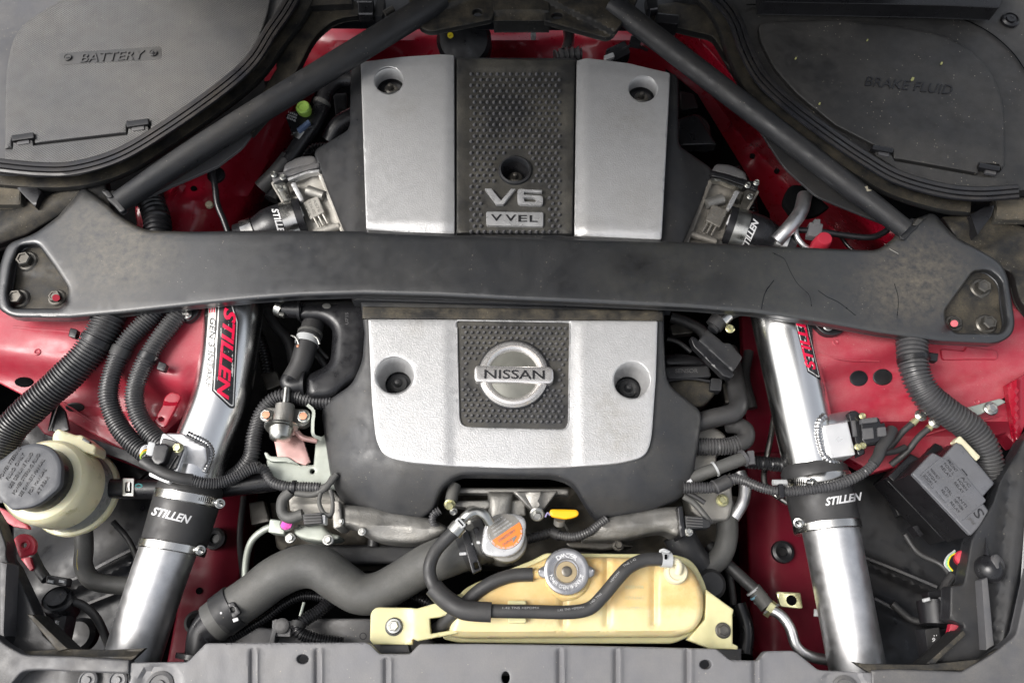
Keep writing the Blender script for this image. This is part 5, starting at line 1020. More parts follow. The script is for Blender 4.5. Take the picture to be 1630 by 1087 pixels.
t = thing('main_harness', 'grey ribbed wiring harness leaving the right front corner of the cover', 'wiring', (1130, 778, -70))
tube('ribbed_run', [(1088, 776, -70), (1110, 776, -68), (1132, 776, -66), (1150, 770, -64), (1172, 761, -62)], 9.2, conduit, t, corr=4.4, depth=.18, sides=20); tube('tape_wrap', [(1136, 776, -65), (1150, 770, -63), (1160, 765, -62)], 11, rubber, t, step=4); tube('tie_ring', [(1137, 776, -65), (1139, 775, -65)], 12, greyp, t, straight=True)
tube('drop_wire', [(1088, 790, -80), (1104, 800, -80), (1120, 818, -78), (1132, 834, -76)], 5, rubberd, t); tube('drop_wire', [(1090, 782, -80), (1106, 790, -80), (1122, 800, -80)], 4, rubber, t)
casting('engine_casting', 'pale dirty casting above the ribbed hose on the right', [(1106, 690), (1120, 678, 8), (1140, 680, 10), (1156, 694, 6), (1150, 720), (1108, 720)], -140, castw, bev=5)
casting('engine_casting', 'cream coloured casting between the hose and the taped harness', [(1094, 722), (1140, 720, 3), (1140, 742), (1094, 752)], -132, castw, bev=4)
casting('engine_casting', 'pale casting below the right harness beside the steel pipe', [(1092, 785), (1140, 775), (1162, 752), (1166, 800), (1160, 828, 8), (1120, 830), (1100, 815)], -130, castw, bev=5)
bolt_ = one(bolt('engine_bolt', 1150, 796, -118, 7, goldz, h=1.2), 'gold zinc bolt on the casting below the right harness', 'bolt', 'bolts on the engine front')
t = thing('lower_hose', 'aluminium bend joined to a dark lower hose right of the engine', 'hose', (1160, 830, -140))
tube('metal_bend', [(1178, 752, -150), (1186, 775, -146), (1182, 800, -146), (1168, 824, -150)], 9.5, aluw, t, sides=24, step=5); tube('rubber_part', [(1152, 800, -160), (1158, 840, -158), (1152, 876, -158), (1134, 898, -160), (1108, 905, -165)], 17, rubberd, t, sides=26, step=6)
one(tube('thermostat_housing', [(1080, 850, -150), (1095, 880, -155), (1110, 900, -165)], 26, black, sides=26), 'dark round housing behind the right end of the coolant tank', 'housing'); one(lathe('pulley_cover', (1130, 930, -150), [(24, -10), (24, 6), (18, 14), (4, 16)], rubber), 'dark domed cover behind the right end of the coolant tank', 'cover')
one(tube('cross_conduit', [(1188, 734, -118), (1225, 738, -118), (1265, 742, -122)], 11.5, blackc, corr=5, depth=.15), 'dark conduit passing behind the right intake pipe', 'conduit')
one(tube('thin_steel_line', [(1236, 640, -160), (1228, 690, -150), (1218, 740, -145), (1217, 768, -140), (1232, 786, -130), (1254, 800, -130)], 4.6, steel), 'thin steel line left of the right intake pipe', 'pipe')
# hose and rail at the lower right
t = thing('brake_hose', 'black hose with pale rings running to a bent steel pipe at lower right', 'hose', (1215, 960, -160))
tube('hose_run', [(1128, 868, -190), (1160, 900, -180), (1190, 928, -172), (1212, 948, -166)], 10, rubber, t, sides=20); tube('taped_end', [(1200, 938, -168), (1222, 966, -160)], 12.5, rubberd, t, straight=True)
for k, m_ in enumerate((lightgrey, M('blue_band', (.2, .4, .5), .5), lightgrey)): tube('ring', [(1198+k*6, 938+k*6.6, -168+k), (1200+k*6, 940.4+k*6.6, -168+k)], 13.2, m_, t, straight=True)
tube('clip', [(1216, 976, -150), (1228, 966, -150), (1240, 962, -150)], 2, steel, t, sides=8); tube('steel_pipe', [(1224, 968, -160), (1244, 980, -156), (1258, 1000, -154), (1268, 1028, -154), (1290, 1044, -156), (1330, 1052, -170)], 8.5, aluw, t, sides=22, step=5); tube('nut', [(1222, 966, -160), (1230, 972, -158)], 14, goldz, t, straight=True, sides=6)
t = thing('line_bracket', 'gold zinc bracket with a dark hole on the right rail', 'bracket', (1258, 955, -190)); sheet('bracket_plate', [(1236, 941, 3), (1274, 943, 2), (1278, 968, 3), (1270, 968), (1242, 965, 4)], -178, goldz, t, bev=1.5, step=8, thick=6); lathe('bolt_hole', (1260, 955, -177), [(8, -1), (7.5, 1.5), (5, 1.2), (4, -.5)], dark, t)
one(box('rail_label', 1300, 975, -176, 8, 12, 2, lightgrey, rot=4, r=1), 'tiny pale label on the rail left of the right pipe', 'label')
# lower right corner
t = thing('headlamp_bracket', 'red headlamp connector disc with green and yellow wires at right', 'bracket', (1535, 890, -70), 'red headlamp brackets')
lathe('red_disc', (1533, 888, -50), [(12, -14), (12, 0), (10, 2), (3, 2.4), (2.4, 0)], redcap, t, axis=(-.3, 0, 1)); sheet('red_strip', [(1534, 868), (1545, 860, 3), (1546, 925), (1526, 924), (1536, 905)], -62, redw, t, bev=1, thick=8)
sheet('red_wedge', [(1513, 992, 2), (1531, 996), (1506, 1022)], -40, redw, t, bev=1, thick=8)
for k, m_ in enumerate((lightgrey, M('green_wire', (.2, .5, .25), .5), yellowd)): tube('wire', [(1520-k*0, 876+k*2, -60), (1508+k*2, 886, -58), (1504+k*2.5, 898, -58), (1512+k*2, 908, -62)], 1.6, m_, t, sides=8, step=3)
t = thing('lamp_socket', 'black glossy headlamp socket with a white mark at lower right', 'lamp socket', (1488, 980, -90), 'black headlamp sockets')
tube('socket_barrel', [(1486, 955, -96, 24), (1488, 958, -96, 27), (1492, 996, -92, 25)], 25, blackc, t, sides=30, straight=True); box('latch', 1476, 954, -68, 10, 6, 6, lightgrey, t, rot=-14, r=1.5); box('latch', 1500, 952, -68, 6, 6, 6, greyc, t, r=1.5); box('socket_top', 1494, 945, -90, 34, 12, 20, blackc, t, rot=-8, r=3)
box('plug', 1487, 1026, -86, 24, 54, 30, black, t, rot=-8, r=2); text('moulded_mark', '9', 1486, 1018, 5, 7, white, t, z=-86, rot=20, depth=.4); text('moulded_mark', ':', 1489, 1011, 2, 5, white, t, z=-86, rot=80, depth=.4)
tube('cable', [(1500, 945, -96), (1506, 930, -100), (1516, 915, -100)], 7, rubber, t)
# ================================================================ front: tank, hoses, radiator cover, corner mouldings
t = thing('coolant_tank', 'yellowed translucent coolant expansion tank with a round metal cap', 'coolant tank', (900, 960, -60))
tb = [(736, 1016, 14), (712, 1012, 10), (720, 985, 20), (738, 945, 24), (790, 918, 20), (850, 898, 16), (872, 886, 8), (1050, 887, 12), (1096, 896, 24), (1118, 935, 24), (1121, 975, 24), (1108, 1002, 18), (1080, 1014, 14)]
def zt(x, y):
    g = sum(np.exp(-((x-c0)/5.5)**2) for c0 in (896, 966, 1041)); g = g*(1-np.exp(-((y-952)/22)**2)*0)
    dome = -.0012*(y-950)**2
    return dome-6*g*sm((1000-y)/6)*1.0-4*sm((968-y)/6)*0 + 6*np.exp(-((x-1078)**2+(y-912)**2)/500)-5*sm((y-1003)/6)
sheet('tank_body', tb, -24, tankm, t, bev=11, bz=13, step=6, thick=46, zf=zt, extra=[(c0+d, y) for c0 in (896, 966, 1041) for d in (-12, -8, -5, -2.5, 0, 2.5, 5, 8, 12) for y in range(888, 1016, 5)])
sheet('parting_flange', [(728, 1022, 10), (702, 1016, 10), (716, 980, 20), (733, 940, 20), (760, 926, 10), (850, 890, 10), (868, 880, 6), (1075, 882, 16), (1104, 892, 20), (1126, 935, 20), (1127, 976, 20), (1112, 1006, 16), (1072, 1024, 10), (900, 1024)], -58, flangem, t, bev=4, step=10, thick=10)
sheet('left_mount', [(590, 975, 6), (598, 966, 6), (655, 967), (664, 968), (700, 958), (716, 950), (735, 944), (748, 962), (748, 990), (728, 1008), (665, 1020), (658, 1017), (657, 1026), (594, 1025), (589, 1018)], -30, flangem, t, holes=[[(684, 984, 2), (700, 982, 2), (722, 975, 3), (730, 985, 3), (722, 1002, 3), (686, 1008, 2)]], bev=2.5, step=10, thick=12, zf=lambda x, y: -5*sm((655-x)/8))
sheet('right_mount', [(1124, 938), (1168, 970, 2), (1166, 978), (1166, 1024), (1174, 1028), (1174, 1033), (1130, 1032), (1094, 1018), (1122, 985)], -36, flangem, t, bev=2.5, step=10, thick=12, zf=lambda x, y: -4*sm((x-1128)/4)*sm((y-977)/4))
bolt('mount_bolt', 627, 996, -33, 8.5, steel, t, washer=1.5, h=1.2); lathe('rubber_washer', (627, 997, -35), [(14, -2), (14, 1), (12, 2), (9, 1)], rubberd, t)
bolt('mount_bolt', 1151, 1003, -38, 8.5, steeld, t, washer=1.45, h=.8)
lathe('filler_neck', (903, 916, -26), [(40, -6), (38, 2), (34, 6)], tankm, t, n=32)
cap = lathe('pressure_cap', (902, 909, -12), [(36, -8), (36.5, -2), (35.5, 1), (32, 2.5), (29, 2), (20, 1.6), (18.5, 0), (15, -.5), (13.5, 1.5), (10.5, 2)], capm, t, n=60, caps=(True, True))
lathe('cap_centre', (902, 910, -10.5), [(17, -2), (16, 1.2), (9, 1.4)], M('stained_brass', (.35, .28, .17), .5, .5), t, n=24); lathe('cap_rivet', (902, 909, -9), [(8.5, -1), (8, 1.5), (6, 2.4), (2, 2.2)], steeld, t, n=20)
for s in (-1, 1): sheet('cap_ear', [(902+s*30, 897, 4), (902+s*42, 903, 6), (902+s*46, 908, 5), (902+s*44, 917, 6), (902+s*30, 922, 4)], -13, capm, t, bev=3, step=6, thick=5, zf=lambda x, y: 2*np.exp(-((y-908)/4)**2))
arctext('cap_lettering', 'DANGER', 902, 909, 25.5, -30, 32, 7, 7, white, t, -10.2, .4)
arctext('cap_lettering', 'NEVER OPEN WHEN HOT', 902, 909, 25.5, -108, -254, 6, 4.6, white, t, -10.2, .4, inward=True)
lathe('outlet_neck', (1077, 910, -12), [(19, -12), (18.5, -2), (16.5, 1), (13, 1.5), (11, 0), (4, 0)], cream, t, n=30)
tube('outlet_elbow', [(1079, 912, -10), (1081, 902, -4), (1078, 894, -2), (1066, 891, -2)], 6, cream, t, step=3)
for y in (960, 987): q = box('hose_clip', 823, y, -14, 30, 9, 12, flangem, t, r=4, bev=2); 
box('clip_stem', 823, 965, -14, 8, 8, 10, flangem, t, r=2); box('clip_stem', 823, 982, -14, 8, 6, 10, flangem, t, r=2)
for i, s in enumerate(('RESERVOIR', 'COOLANT', '>PP<')): text('moulded_marking', s, 1010, 934+i*17, 30, 5, flangem, t, z=lambda x, y: -24+zt(x, y), depth=.7)
t = thing('overflow_hose', 'thin black hose with white print curling over the coolant tank', 'hose', (850, 970, -5))
hs_ = tube('hose_run', [(731, 838, 0), (712, 856, -2), (694, 876, -4), (684, 900, -4), (686, 922, -4), (698, 942, -4), (718, 960, -3), (740, 970, -2), (790, 972, -1), (850, 973, -1), (905, 974, -1), (938, 968, 0), (960, 948, 2), (985, 918, 4), (1003, 901, 4), (1026, 891, 2), (1052, 890, 0), (1066, 891, -2)], 10.6, rubber, t, step=6, sides=20)
tube('protective_sleeve', [(690, 934, -3.5), (702, 947, -3.2), (720, 961, -2.6), (742, 971, -1.6), (782, 974, -1)], 15.5, rubber, t, step=5, sides=22)
def printed(s, a, b, h, off):
    L = math.hypot(b[0]-a[0], b[1]-a[1]); text('hose_print', s, (a[0]+b[0])/2, (a[1]+b[1])/2, L, h*.85, print_, t, rot=math.degrees(math.atan2(b[1]-a[1], b[0]-a[0])), target=hs_, depth=.25)
printed('1.42 TNS >EPDM< ', (800, 967), (858, 967), 4, 0); printed('1.42 TNS >EPDM<', (888, 971), (930, 966), 4, 0); printed('14D TNS', (940, 960), (957, 944), 4, 0); printed('>EPDM<', (972, 926), (986, 909), 4, 0); printed('TNS 1.42', (992, 901), (1012, 889), 4, 0)
tube('spring_clip_band', [(1052, 890, 0), (1068, 891, -2)], 12, lightgrey, t, straight=True, sides=24); box('clip_tab', 1058, 877, 8, 16, 4, 3, lightgrey, t, rot=10, r=1); box('clip_window', 1060, 886, 12.6, 4, 8, 1, dark, t, r=1, bev=.3); tube('clip_loop', [(1050, 878, 6), (1056, 874, 10), (1066, 878, 6)], 1.6, lightgrey, t, sides=8, step=3)
tube('end_clip', [(722, 848, -1), (732, 836, 0)], 13.5, steel, t, straight=True, sides=24); box('clip_handle', 733, 832, 14, 18, 10, 4, lightgrey, t, rot=48, r=3); box('clip_slot', 733, 832, 14.8, 12, 2, 1, dark, t, rot=48, r=.5, bev=.2)
t = thing('return_hose', 'thick black hose passing through the tank bracket to the cap neck', 'hose', (760, 950, -20))
tube('hose_run', [(848, 914, -22), (815, 916, -22), (785, 926, -22), (760, 942, -24), (735, 966, -26), (714, 985, -40), (695, 1002, -60)], 10.8, rubber, t, step=6)
tube('neck_stub', [(846, 914, -22), (870, 912, -22)], 7, tankm, t, straight=True)
# radiator hose
t = thing('radiator_hose', 'fat S-shaped rubber radiator hose in front of the engine', 'radiator hose', (560, 930, -90))
tube('hose_run', [(338, 992, -84, 33), (362, 974, -82, 33), (400, 948, -80, 33), (440, 918, -78, 34), (478, 902, -76, 34), (510, 904, -76, 34), (540, 925, -78, 33), (572, 944, -80, 32), (604, 942, -80, 32), (640, 922, -78, 31), (680, 898, -74, 32), (720, 882, -70, 33), (768, 862, -68, 33)], 33, rubberd, t, sides=44, step=7)
tube('ring_mark', [(352, 983, -82, 33.8), (356, 980, -82, 33.8)], 34, rubber, t, sides=40, straight=True)
tube('end_clamp', [(352, 981, -82.5, 35), (376, 963, -81, 35)], 35, black, t, sides=40, straight=True)
sheet('clamp_eye', [(362, 960, 3), (372, 957, 3), (384, 975, 3), (370, 984, 3), (366, 974)], -46, blackc, t, holes=[circ(370, 970, 4)], bev=1.5, thick=4); box('paint_mark', 375, 986, -50, 9, 6, 2, white, t, rot=-20, r=1); box('paint_mark', 352, 975, -48, 4, 4, 2, white, t, r=1)
for a, b in (((735, 877, -70), (752, 869, -69)), ((764, 864, -68), (778, 858, -68))): tube('end_clamp', [a, b], 35.5, rubber, t, sides=40, straight=True)
sheet('clamp_bar', [(733, 846, 2), (744, 842, 2), (768, 906, 3), (752, 914, 3)], -34, blackc, t, bev=2, thick=6, holes=[[(754, 896), (760, 894), (763, 904), (757, 906)]])
sheet('clamp_bar', [(752, 840, 2), (760, 838, 2), (776, 878, 2), (768, 882, 2)], -36, blackc, t, bev=1.5, thick=6)
for x, y, w_ in ((737, 881, 12), (748, 866, 10), (762, 863, 7)): box('paint_mark', x, y, -34, w_, 5, 1.5, white, t, rot=-4, r=2)
t = thing('radiator_elbow', 'black moulded radiator outlet elbow at lower left', 'outlet elbow', (325, 1010, -90))
tube('elbow', [(318, 1060, -96, 24), (320, 1036, -92, 24), (326, 1008, -88, 26), (345, 988, -84, 31)], 26, blackc, t, sides=32, step=5); tube('flange_ring', [(312, 1050, -92), (314, 1042, -92)], 32, blackc, t, sides=32, straight=True)
t = thing('filler_neck', 'cast filler neck with a silver cap and orange warning label', 'filler neck', (803, 860, -60))
tube('neck_barrel', [(800, 872, -90, 30), (803, 858, -50, 33)], 30, cast, t, sides=32, straight=True)
tube('bypass_pipe', [(733, 832, -4), (744, 820, 2), (758, 814, 2), (772, 820, 0), (780, 832, -8)], 8, steel, t, step=3)
wav = lambda a: 1+.17*max(0, math.cos(a*1.0+math.pi*.75))**6*0
o = circ(802, 852, 33.5, 40, 34)
lbs = [(802+(33.5+9*max(0, math.cos(a-math.radians(-42)))**10+9*max(0, math.cos(a-math.radians(138)))**10)*math.cos(a), 852+(35+7*max(0, math.cos(a-math.radians(-42)))**10+7*max(0, math.cos(a-math.radians(138)))**10)*math.sin(a)) for a in [2*math.pi*k/60 for k in range(60)]]
cap = sheet('cap', np.array(lbs), -28, silver_rim, t, bev=5, bz=4, step=8, thick=9)
sheet('cap_skirt', circ(806, 862, 33, 30, 33), -38, cast, t, bev=3, thick=14)
sheet('label_disc', circ(804, 846, 28.5, 36, 28.5), -27.4, labelg, t, bev=.6, step=20, thick=1)
ang = math.radians(-34); A = [(804+27.5*math.cos(ang+math.pi*k/18), 846+27.5*math.sin(ang+math.pi*k/18)) for k in range(19)]
sheet('orange_field', [(p[0], p[1]) for p in A], -27.0, orange, t, bev=.4, step=20, thick=1)
arctext('label_lettering', 'TO AVOID SCALDING DO NOT OPEN HOT', 804, 846, 26, 85, 260, 2.6, 2.4, white, t, -26.6, .25, inward=True)
for i, s in enumerate(('WARNING', 'AVERTISSEMENT')):
    text('label_lettering', s, 804+7-i*5, 846+14-i*8, 26+i*6, 4.6, labelg, t, z=-26.4, rot=146, depth=.2)
sheet('warning_triangle', [(815, 856), (823, 852), (817, 864)], -26.2, labelg, t, bev=.2, thick=.4)
for i in range(4): text('label_lettering', ('NEVER OPEN WHEN HOT', 'SERIOUS BURNS MAY', 'NE JAMAIS OUVRIR', 'A CHAUD')[i], 800-i*3.4, 842-i*4.4, 34-3*i, 2.6, white, t, z=-27, rot=146, depth=.2)
# radiator top cover
pc = [(205, 1058), (210, 1054, 2), (296, 1053), (302, 1050), (328, 1023, 4), (583, 1022, 3), (590, 1025), (604, 1040, 4), (653, 1040, 4), (668, 1024, 4), (760, 1024), (900, 1026), (1140, 1032, 3), (1162, 1050, 4), (1206, 1051, 3), (1218, 1036, 4), (1264, 1035, 8), (1302, 1066, 6), (1390, 1070), (1390, 1150), (205, 1150)]
rb = (404, 507, 617, 893, 983, 1096, 1204)
t = thing('radiator_cover', 'ribbed grey plastic cover over the radiator along the bottom edge', 'radiator cover', (800, 1060, -20))
def zp(x, y):
    z = 0*x
    for c0 in rb:
        yy = sm((y-(1045 if c0 in (617, 1204) else 1030))/5); z = z-5*np.exp(-((x-c0+3)/3.4)**2)*yy+2.4*np.exp(-((x-c0-5)/3.2)**2)*yy
    d = np.hypot((x-252), (y-1090)*1.0); z = z-5*sm((34-d)/5)
    d = np.hypot((x-1342), (y-1096)*1.0); z = z-5*sm((38-d)/5)
    return z
sheet('cover_plate', pc, 0, greyc, t, bev=2.5, bz=2, step=8, thick=14, zf=zp, extra=[(c0+d, y) for c0 in rb for d in (-13, -9.5, -6.5, -4.5, -2.5, 0, 2, 4, 6, 8.5, 12) for y in list(range(1025, 1110, 4))+[1031, 1046, 1050]], holes=[circ(482, 1048.5, 9.5, 20, 7.5), circ(805, 1078, 6.5, 20, 10), circ(1123, 1057, 9.5, 20, 7.5), circ(240, 1100, 5, 12)])
for x, y in ((248, 1085), (1340, 1092)):
    lathe('push_clip', (x+6, y+6, -4), [(22, -3), (22, 1), (17, 3), (16, 1), (9, 1), (8.5, 4), (4, 4), (3, 2)], greyp, t, n=30)
# corner mouldings
t = thing('front_corner_moulding', 'grey plastic corner moulding with webs at lower left', 'corner moulding', (60, 1040, -40), 'front corner mouldings')
sheet('cross_rail', [(-20, 1000), (10, 1026, 10), (40, 1042, 10), (120, 1044), (206, 1050, 2), (206, 1086, 3), (204, 1072), (60, 1066, 10), (36, 1068, 10), (10, 1100), (-20, 1120)], 4, greyp, t, bev=4, step=9, thick=16)
sheet('lower_pan', [(14, 1120), (44, 1062), (206, 1064), (206, 1120)], -26, greyp, t, bev=1, step=10, thick=8, zf=lambda x, y: 4*np.sin(x/13))
for x in (140, 188): lathe('pan_clip', (x, 1082, -20), [(15, -3), (15, 1), (12, 3), (11, 1), (6, 1), (5, 4), (2, 4)], greyc, t)
sheet('rear_flange', [(100, 1032), (170, 1034), (231, 1031), (212, 1049), (204, 1056), (120, 1048), (42, 1046), (38, 1036)], -4, blackd, t, bev=1.5, step=10, thick=8, zf=lambda x, y: -8*sm((1044-y)/8))
sheet('upright', [(-20, 800), (-2, 830), (12, 870, 10), (10, 885, 8), (22, 900), (50, 960), (70, 1010), (106, 1040), (40, 1046), (10, 1032), (-20, 1010)], -20, black, t, bev=4, step=9, thick=24, zf=lambda x, y: -14*sm((x-8)/16))
sheet('web', [(0, 893, 2), (11, 897), (6, 1012), (0, 1010)], -2, greyp, t, bev=1.5, thick=30)
sheet('web', [(43, 977, 2), (52, 978), (108, 1032), (92, 1036)], -6, blackd, t, bev=1.5, thick=40)
t = thing('front_corner_moulding', 'black plastic corner moulding with webs and a ball stud socket at lower right', 'corner moulding', (1560, 1020, -40), 'front corner mouldings')
sheet('cross_rail', [(1386, 1066, 2), (1420, 1064), (1530, 1068), (1580, 1040, 20), (1616, 1010, 10), (1640, 900), (1660, 900), (1660, 1150), (1388, 1150)], 2, greyp, t, bev=5, step=9, thick=16)
sheet('rear_flange', [(1358, 1053), (1376, 1056), (1474, 1057), (1560, 1048), (1592, 1030), (1536, 1066), (1440, 1068), (1386, 1072)], -2, blackd, t, bev=1.5, step=8, thick=8)
sheet('upright', [(1655, 670), (1628, 700), (1590, 770), (1580, 800), (1545, 860), (1533, 930, 6), (1512, 932, 4), (1511, 985), (1533, 996), (1478, 1056), (1560, 1054), (1600, 1020), (1625, 900), (1655, 760)], -24, black, t, bev=5, step=10, thick=26, zf=lambda x, y: -10*np.exp(-((x-1592+(y-900)*.1)/12)**2))
sheet('web', [(1533, 1002, 2), (1537, 1010), (1488, 1056), (1474, 1056)], -4, blackd, t, bev=1.5, thick=40)
sheet('web', [(1562, 922, 2), (1572, 918, 2), (1582, 1026), (1570, 1034)], -6, greyp, t, bev=1.5, thick=40)
sheet('fender_edge_trim', [(1646, 700), (1652, 700), (1652, 1110), (1612, 1110), (1626, 1000)], -10, lightgrey, t, bev=3, thick=10, step=20)
lathe('socket_ball', (1574, 906, -20), [(22*math.sin(math.radians(q)), -22*math.cos(math.radians(q))) for q in range(12, 175, 12)], blackc, t, n=30); lathe('nose_disc', (1590, 897, -8), [(12, -8), (15, -4), (15, 1), (12, 3), (4, 3.4), (3.4, .5)], greyp, t, axis=(.55, .1, .8), n=26); tube('socket_spike', [(1570, 884, -18, 4), (1569, 856, -20, .8)], 4, blackc, t, straight=True)
# ================================================================ scuffs on the brace, bits of debris
cb = bpy.data.objects['crossbar']; sb_ = bpy.data.objects['strut_brace']; scuff = M('scuff', (.012, .0125, .014), .36)
for pts, w_ in (([(1220, 386), (1230, 402), (1248, 412), (1258, 432), (1270, 452), (1288, 470), (1292, 488)], 1.3), ([(1302, 462), (1316, 472), (1336, 482), (1362, 502)], 1.7), ([(1424, 452), (1430, 476), (1428, 506)], 1.2), ([(1212, 492), (1218, 466), (1232, 446)], 2.2)):
    P = surf(cb, pts, .1); sweep('scuff_mark', P, [(-w_*.5, -.2), (-w_*.3, .25), (w_*.3, .25), (w_*.5, -.2)], scuff, sb_, step=4)
P = surf(cb, [(1407, 387), (1416, 396), (1430, 404)], .6); o = sweep('stray_fibre', P, [(-.4, 0), (0, .6), (.4, 0)], M('fibre', (.5, .48, .42), .6), step=3); tag(o, 'thin pale fibre lying on the right shoulder of the brace', 'fibre')
frg = M('dry_leaf', (.38, .38, .15), .7)
for x, y, r, l in ((1453, 126, 3.0, 'small yellow green leaf bit above the FLUID lettering'), (1499, 101, 2.2, 'tiny pale leaf bit at the right of the brake fluid lid'), (1381, 64, 1.6, 'tiny leaf bit near the top of the brake fluid lid'), (1305, 165, 1.8, 'tiny pale leaf bit by the left edge of the brake fluid lid'), (1267, 93, 1.8, 'tiny pale leaf bit at the upper left of the brake fluid lid')):
    tag(sheet('leaf_bit', [(x-r, y+r*.4), (x-r*.3, y-r), (x+r*.9, y-r*.8), (x+r*.5, y+r*.6), (x-r*.4, y+r)], 26.5, frg, bev=0, step=9, thick=1.5), l, 'leaf bit', 'leaf bits on the brake fluid lid')
P = [(1376, 300), (1382, 298), (1388, 304)]
tag(sheet('paint_chip', [(1376, 298), (1381, 296), (1382, 301), (1388, 303), (1381, 305), (1377, 303)], 26, M('pale_chip', (.3, .27, .2), .7), bev=0, thick=1.2), 'small pale star shaped fleck on the right diagonal tube', 'fleck')

# ================================================================ dim hardware down in the gaps
def deep_wire(l, pth, r, m_=None, corr=0): return tag(tube('deep_wire', pth, r, m_ or rubber, corr=corr, sides=14), l, 'wire', 'wires and hoses deep in the bay')
deep_wire('dark hose sloping down in the gap left of the breather hose', [(424, 492, -150), (440, 520, -160), (460, 545, -165), (470, 590, -170)], 9)
deep_wire('dark cable right of the breather hose inside the duct loop', [(492, 552, -110), (506, 566, -112), (520, 585, -120)], 6, black)
deep_wire('thin cable crossing inside the duct loop', [(500, 545, -104), (512, 560, -104), (522, 570, -110)], 3)
deep_wire('dim ribbed conduit low in the gap left of the duct', [(404, 520, -200), (420, 560, -205), (430, 610, -205)], 10, blackc, 5)
deep_wire('dim hose under the black module on the right', [(1068, 505, -150), (1090, 512, -150), (1118, 528, -155), (1130, 560, -170)], 9)
deep_wire('upper dim cable right of the front cover', [(1062, 540, -130), (1080, 545, -128), (1100, 560, -130)], 4, black)
deep_wire('dim bent hose left of the right intake pipe', [(1192, 560, -220), (1186, 600, -215), (1198, 650, -210)], 8)
deep_wire('dim corrugated hose behind the left wing of the cover', [(556, 215, -150), (530, 235, -155), (500, 240, -160), (480, 262, -165)], 11, blackc, 5)
deep_wire('thick dark hose under the left diagonal tube', [(455, 262, -120), (446, 290, -122), (432, 318, -124)], 12, blackc)
deep_wire('dim loop of hose behind the right wing of the cover', [(1088, 205, -140), (1105, 190, -138), (1122, 205, -140), (1120, 240, -150)], 8, black)
deep_wire('dim harness behind the right throttle', [(1170, 270, -180), (1190, 300, -180), (1200, 345, -180)], 9, blackc, 5)
deep_wire('dark wire low beside the left rail', [(388, 790, -230), (382, 860, -230), (390, 940, -230)], 5)
deep_wire('dark cable under the coolant tank bracket', [(1150, 880, -230), (1162, 920, -228), (1170, 980, -225)], 6)
deep_wire('dark hose beside the right end of the coolant tank', [(1176, 960, -190), (1188, 1000, -190), (1186, 1040, -190)], 12, blackc)
deep_wire('cable hanging below the relay box', [(1440, 850, -150), (1462, 880, -150), (1500, 900, -140), (1520, 930, -130)], 4.5)
deep_wire('dark cable crossing the right liner', [(1420, 960, -220), (1450, 985, -215), (1478, 990, -200)], 6)
deep_wire('cable running along the left liner', [(180, 830, -190), (205, 860, -195), (225, 905, -200)], 4.5)
for pts, zz, m_, l in (([(414, 596), (440, 590), (450, 612), (424, 622)], -150, steeld, 'dim steel bracket in the gap left of the fuel damper'), ([(1066, 518), (1098, 512), (1104, 530), (1070, 534)], -170, steeld, 'dim steel bracket in the gap right of the front cover'),
    ([(1150, 610), (1178, 604), (1182, 640), (1154, 642)], -190, steeld, 'dim plate below the black module'), ([(1082, 145), (1104, 150), (1112, 172), (1084, 176)], -160, black, 'dim black box behind the right wing of the cover'), ([(530, 150), (552, 148), (552, 180), (534, 184)], -150, black, 'dim black box behind the left wing of the cover'),
    ([(396, 800), (420, 796), (430, 830), (400, 836)], -190, steeld, 'dim steel bracket left of the steel line'), ([(1120, 880), (1150, 868), (1160, 890), (1130, 905)], -200, steeld, 'dim steel bracket above the dark domed cover'),
    ([(1420, 800), (1440, 790), (1450, 812), (1430, 822)], -215, black, 'dim clip on the right liner'), ([(214, 735), (236, 730), (242, 744), (220, 750)], -190, black, 'dim clip on the left liner')):
    tag(sheet('deep_bracket', [p+(3,) for p in pts], zz, m_, bev=2.5, step=9, thick=14), l, 'bracket', 'dim brackets deep in the bay')
for pth, l in (([(150, 905, -226), (190, 884, -228), (228, 866, -230)], 'upper'), ([(96, 925, -222), (120, 920, -224), (150, 905, -226)], 'left'), ([(120, 968, -226), (165, 950, -228), (205, 935, -230)], 'lower')):
    tag(sweep('liner_rib', pth, [(-3, -6), (-2, 4), (2, 4), (3, -6)], greyp), l+' moulded rib of the dark liner at lower left', 'rib', 'ribs of the dark liners')
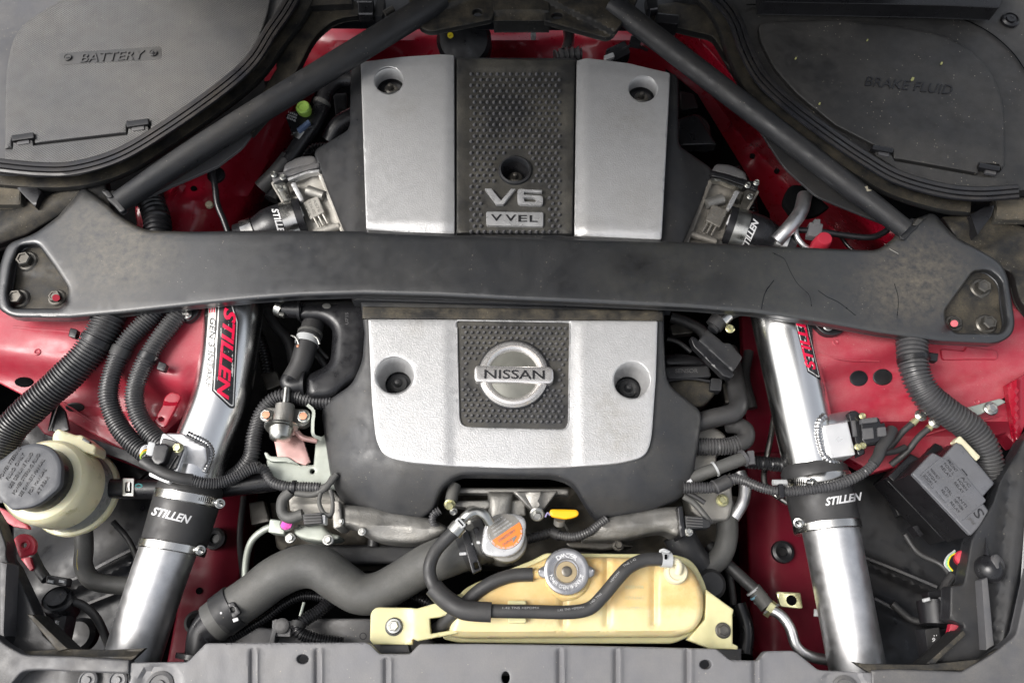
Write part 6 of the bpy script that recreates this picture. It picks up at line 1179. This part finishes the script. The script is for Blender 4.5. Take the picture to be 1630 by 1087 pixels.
for pth, l in (([(1374, 886, -230), (1430, 908, -230), (1492, 934, -226)], 'upper'), ([(1392, 952, -232), (1430, 972, -232), (1466, 992, -230)], 'lower')):
    tag(sweep('liner_rib', pth, [(-3, -6), (-2, 4), (2, 4), (3, -6)], greyp), l+' moulded rib of the dark liner at lower right', 'rib', 'ribs of the dark liners')
# hardware along the top edge
tz = thing('rear_latch', 'dark latch and clips along the top edge left of the bracket', 'latch', (590, 14, 0))
box('clip_body', 582, 10, 12, 24, 26, 20, blackc, tz, r=2); box('bright_edge', 582, 22, 13, 22, 2, 2, greyc, tz, r=.5, bev=.4); box('bright_edge', 580, 3, 13, 24, 2, 2, greyc, tz, r=.5, bev=.4); box('latch_arm', 604, 12, 4, 14, 30, 16, black, tz, rot=8, r=2); tube('latch_pin', [(612, 22, 8), (626, 14, 8)], 5, steeld, tz, straight=True)
tz = thing('rear_latch', 'dark latch and clips along the top edge right of the bracket', 'latch', (1040, 14, 0))
box('clip_body', 1038, 4, 14, 18, 22, 20, blackc, tz, rot=-8, r=2); box('bright_edge', 1041, 14, 14, 12, 2, 2, greyc, tz, rot=-10, r=.5, bev=.4); tube('latch_pin', [(1032, 18, 8), (1030, 32, 4)], 4, blackc, tz, straight=True); box('lower_clip', 1012, 64, -24, 18, 12, 12, blackc, tz, rot=12, r=2)
# seams and spot marks in the red panels
for pth, fz in (([(20, 520), (60, 524), (120, 530), (170, 545)], zleft), ([(100, 640), (150, 672), (210, 700), (258, 716)], zleft), ([(1300, 560), (1340, 572), (1400, 575)], zright), ([(1450, 700), (1500, 684), (1560, 668), (1600, 660)], zright)):
    P = [(x, y, -52+float(fz(np.array([x*1.]), np.array([y*1.]))[0])+.5) for x, y in pth]; S(sweep('panel_seam', P, [(-2, -2), (-1.2, 1.2), (1.2, 1.2), (2, -2)], redw, step=5))
for x, y, fz in ((60, 560, zleft), (250, 560, zleft), (232, 700, zleft), (1330, 545, zright), (1555, 640, zright), (1510, 564, zright), (1578, 566, zright), (1300, 590, zright)):
    S(lathe('spot_weld', (x, y, -52+float(fz(np.array([x*1.]), np.array([y*1.]))[0])), [(6, -2), (5.5, .8), (4, 1.4), (2.5, .2), (.5, .1)], redw, n=16))
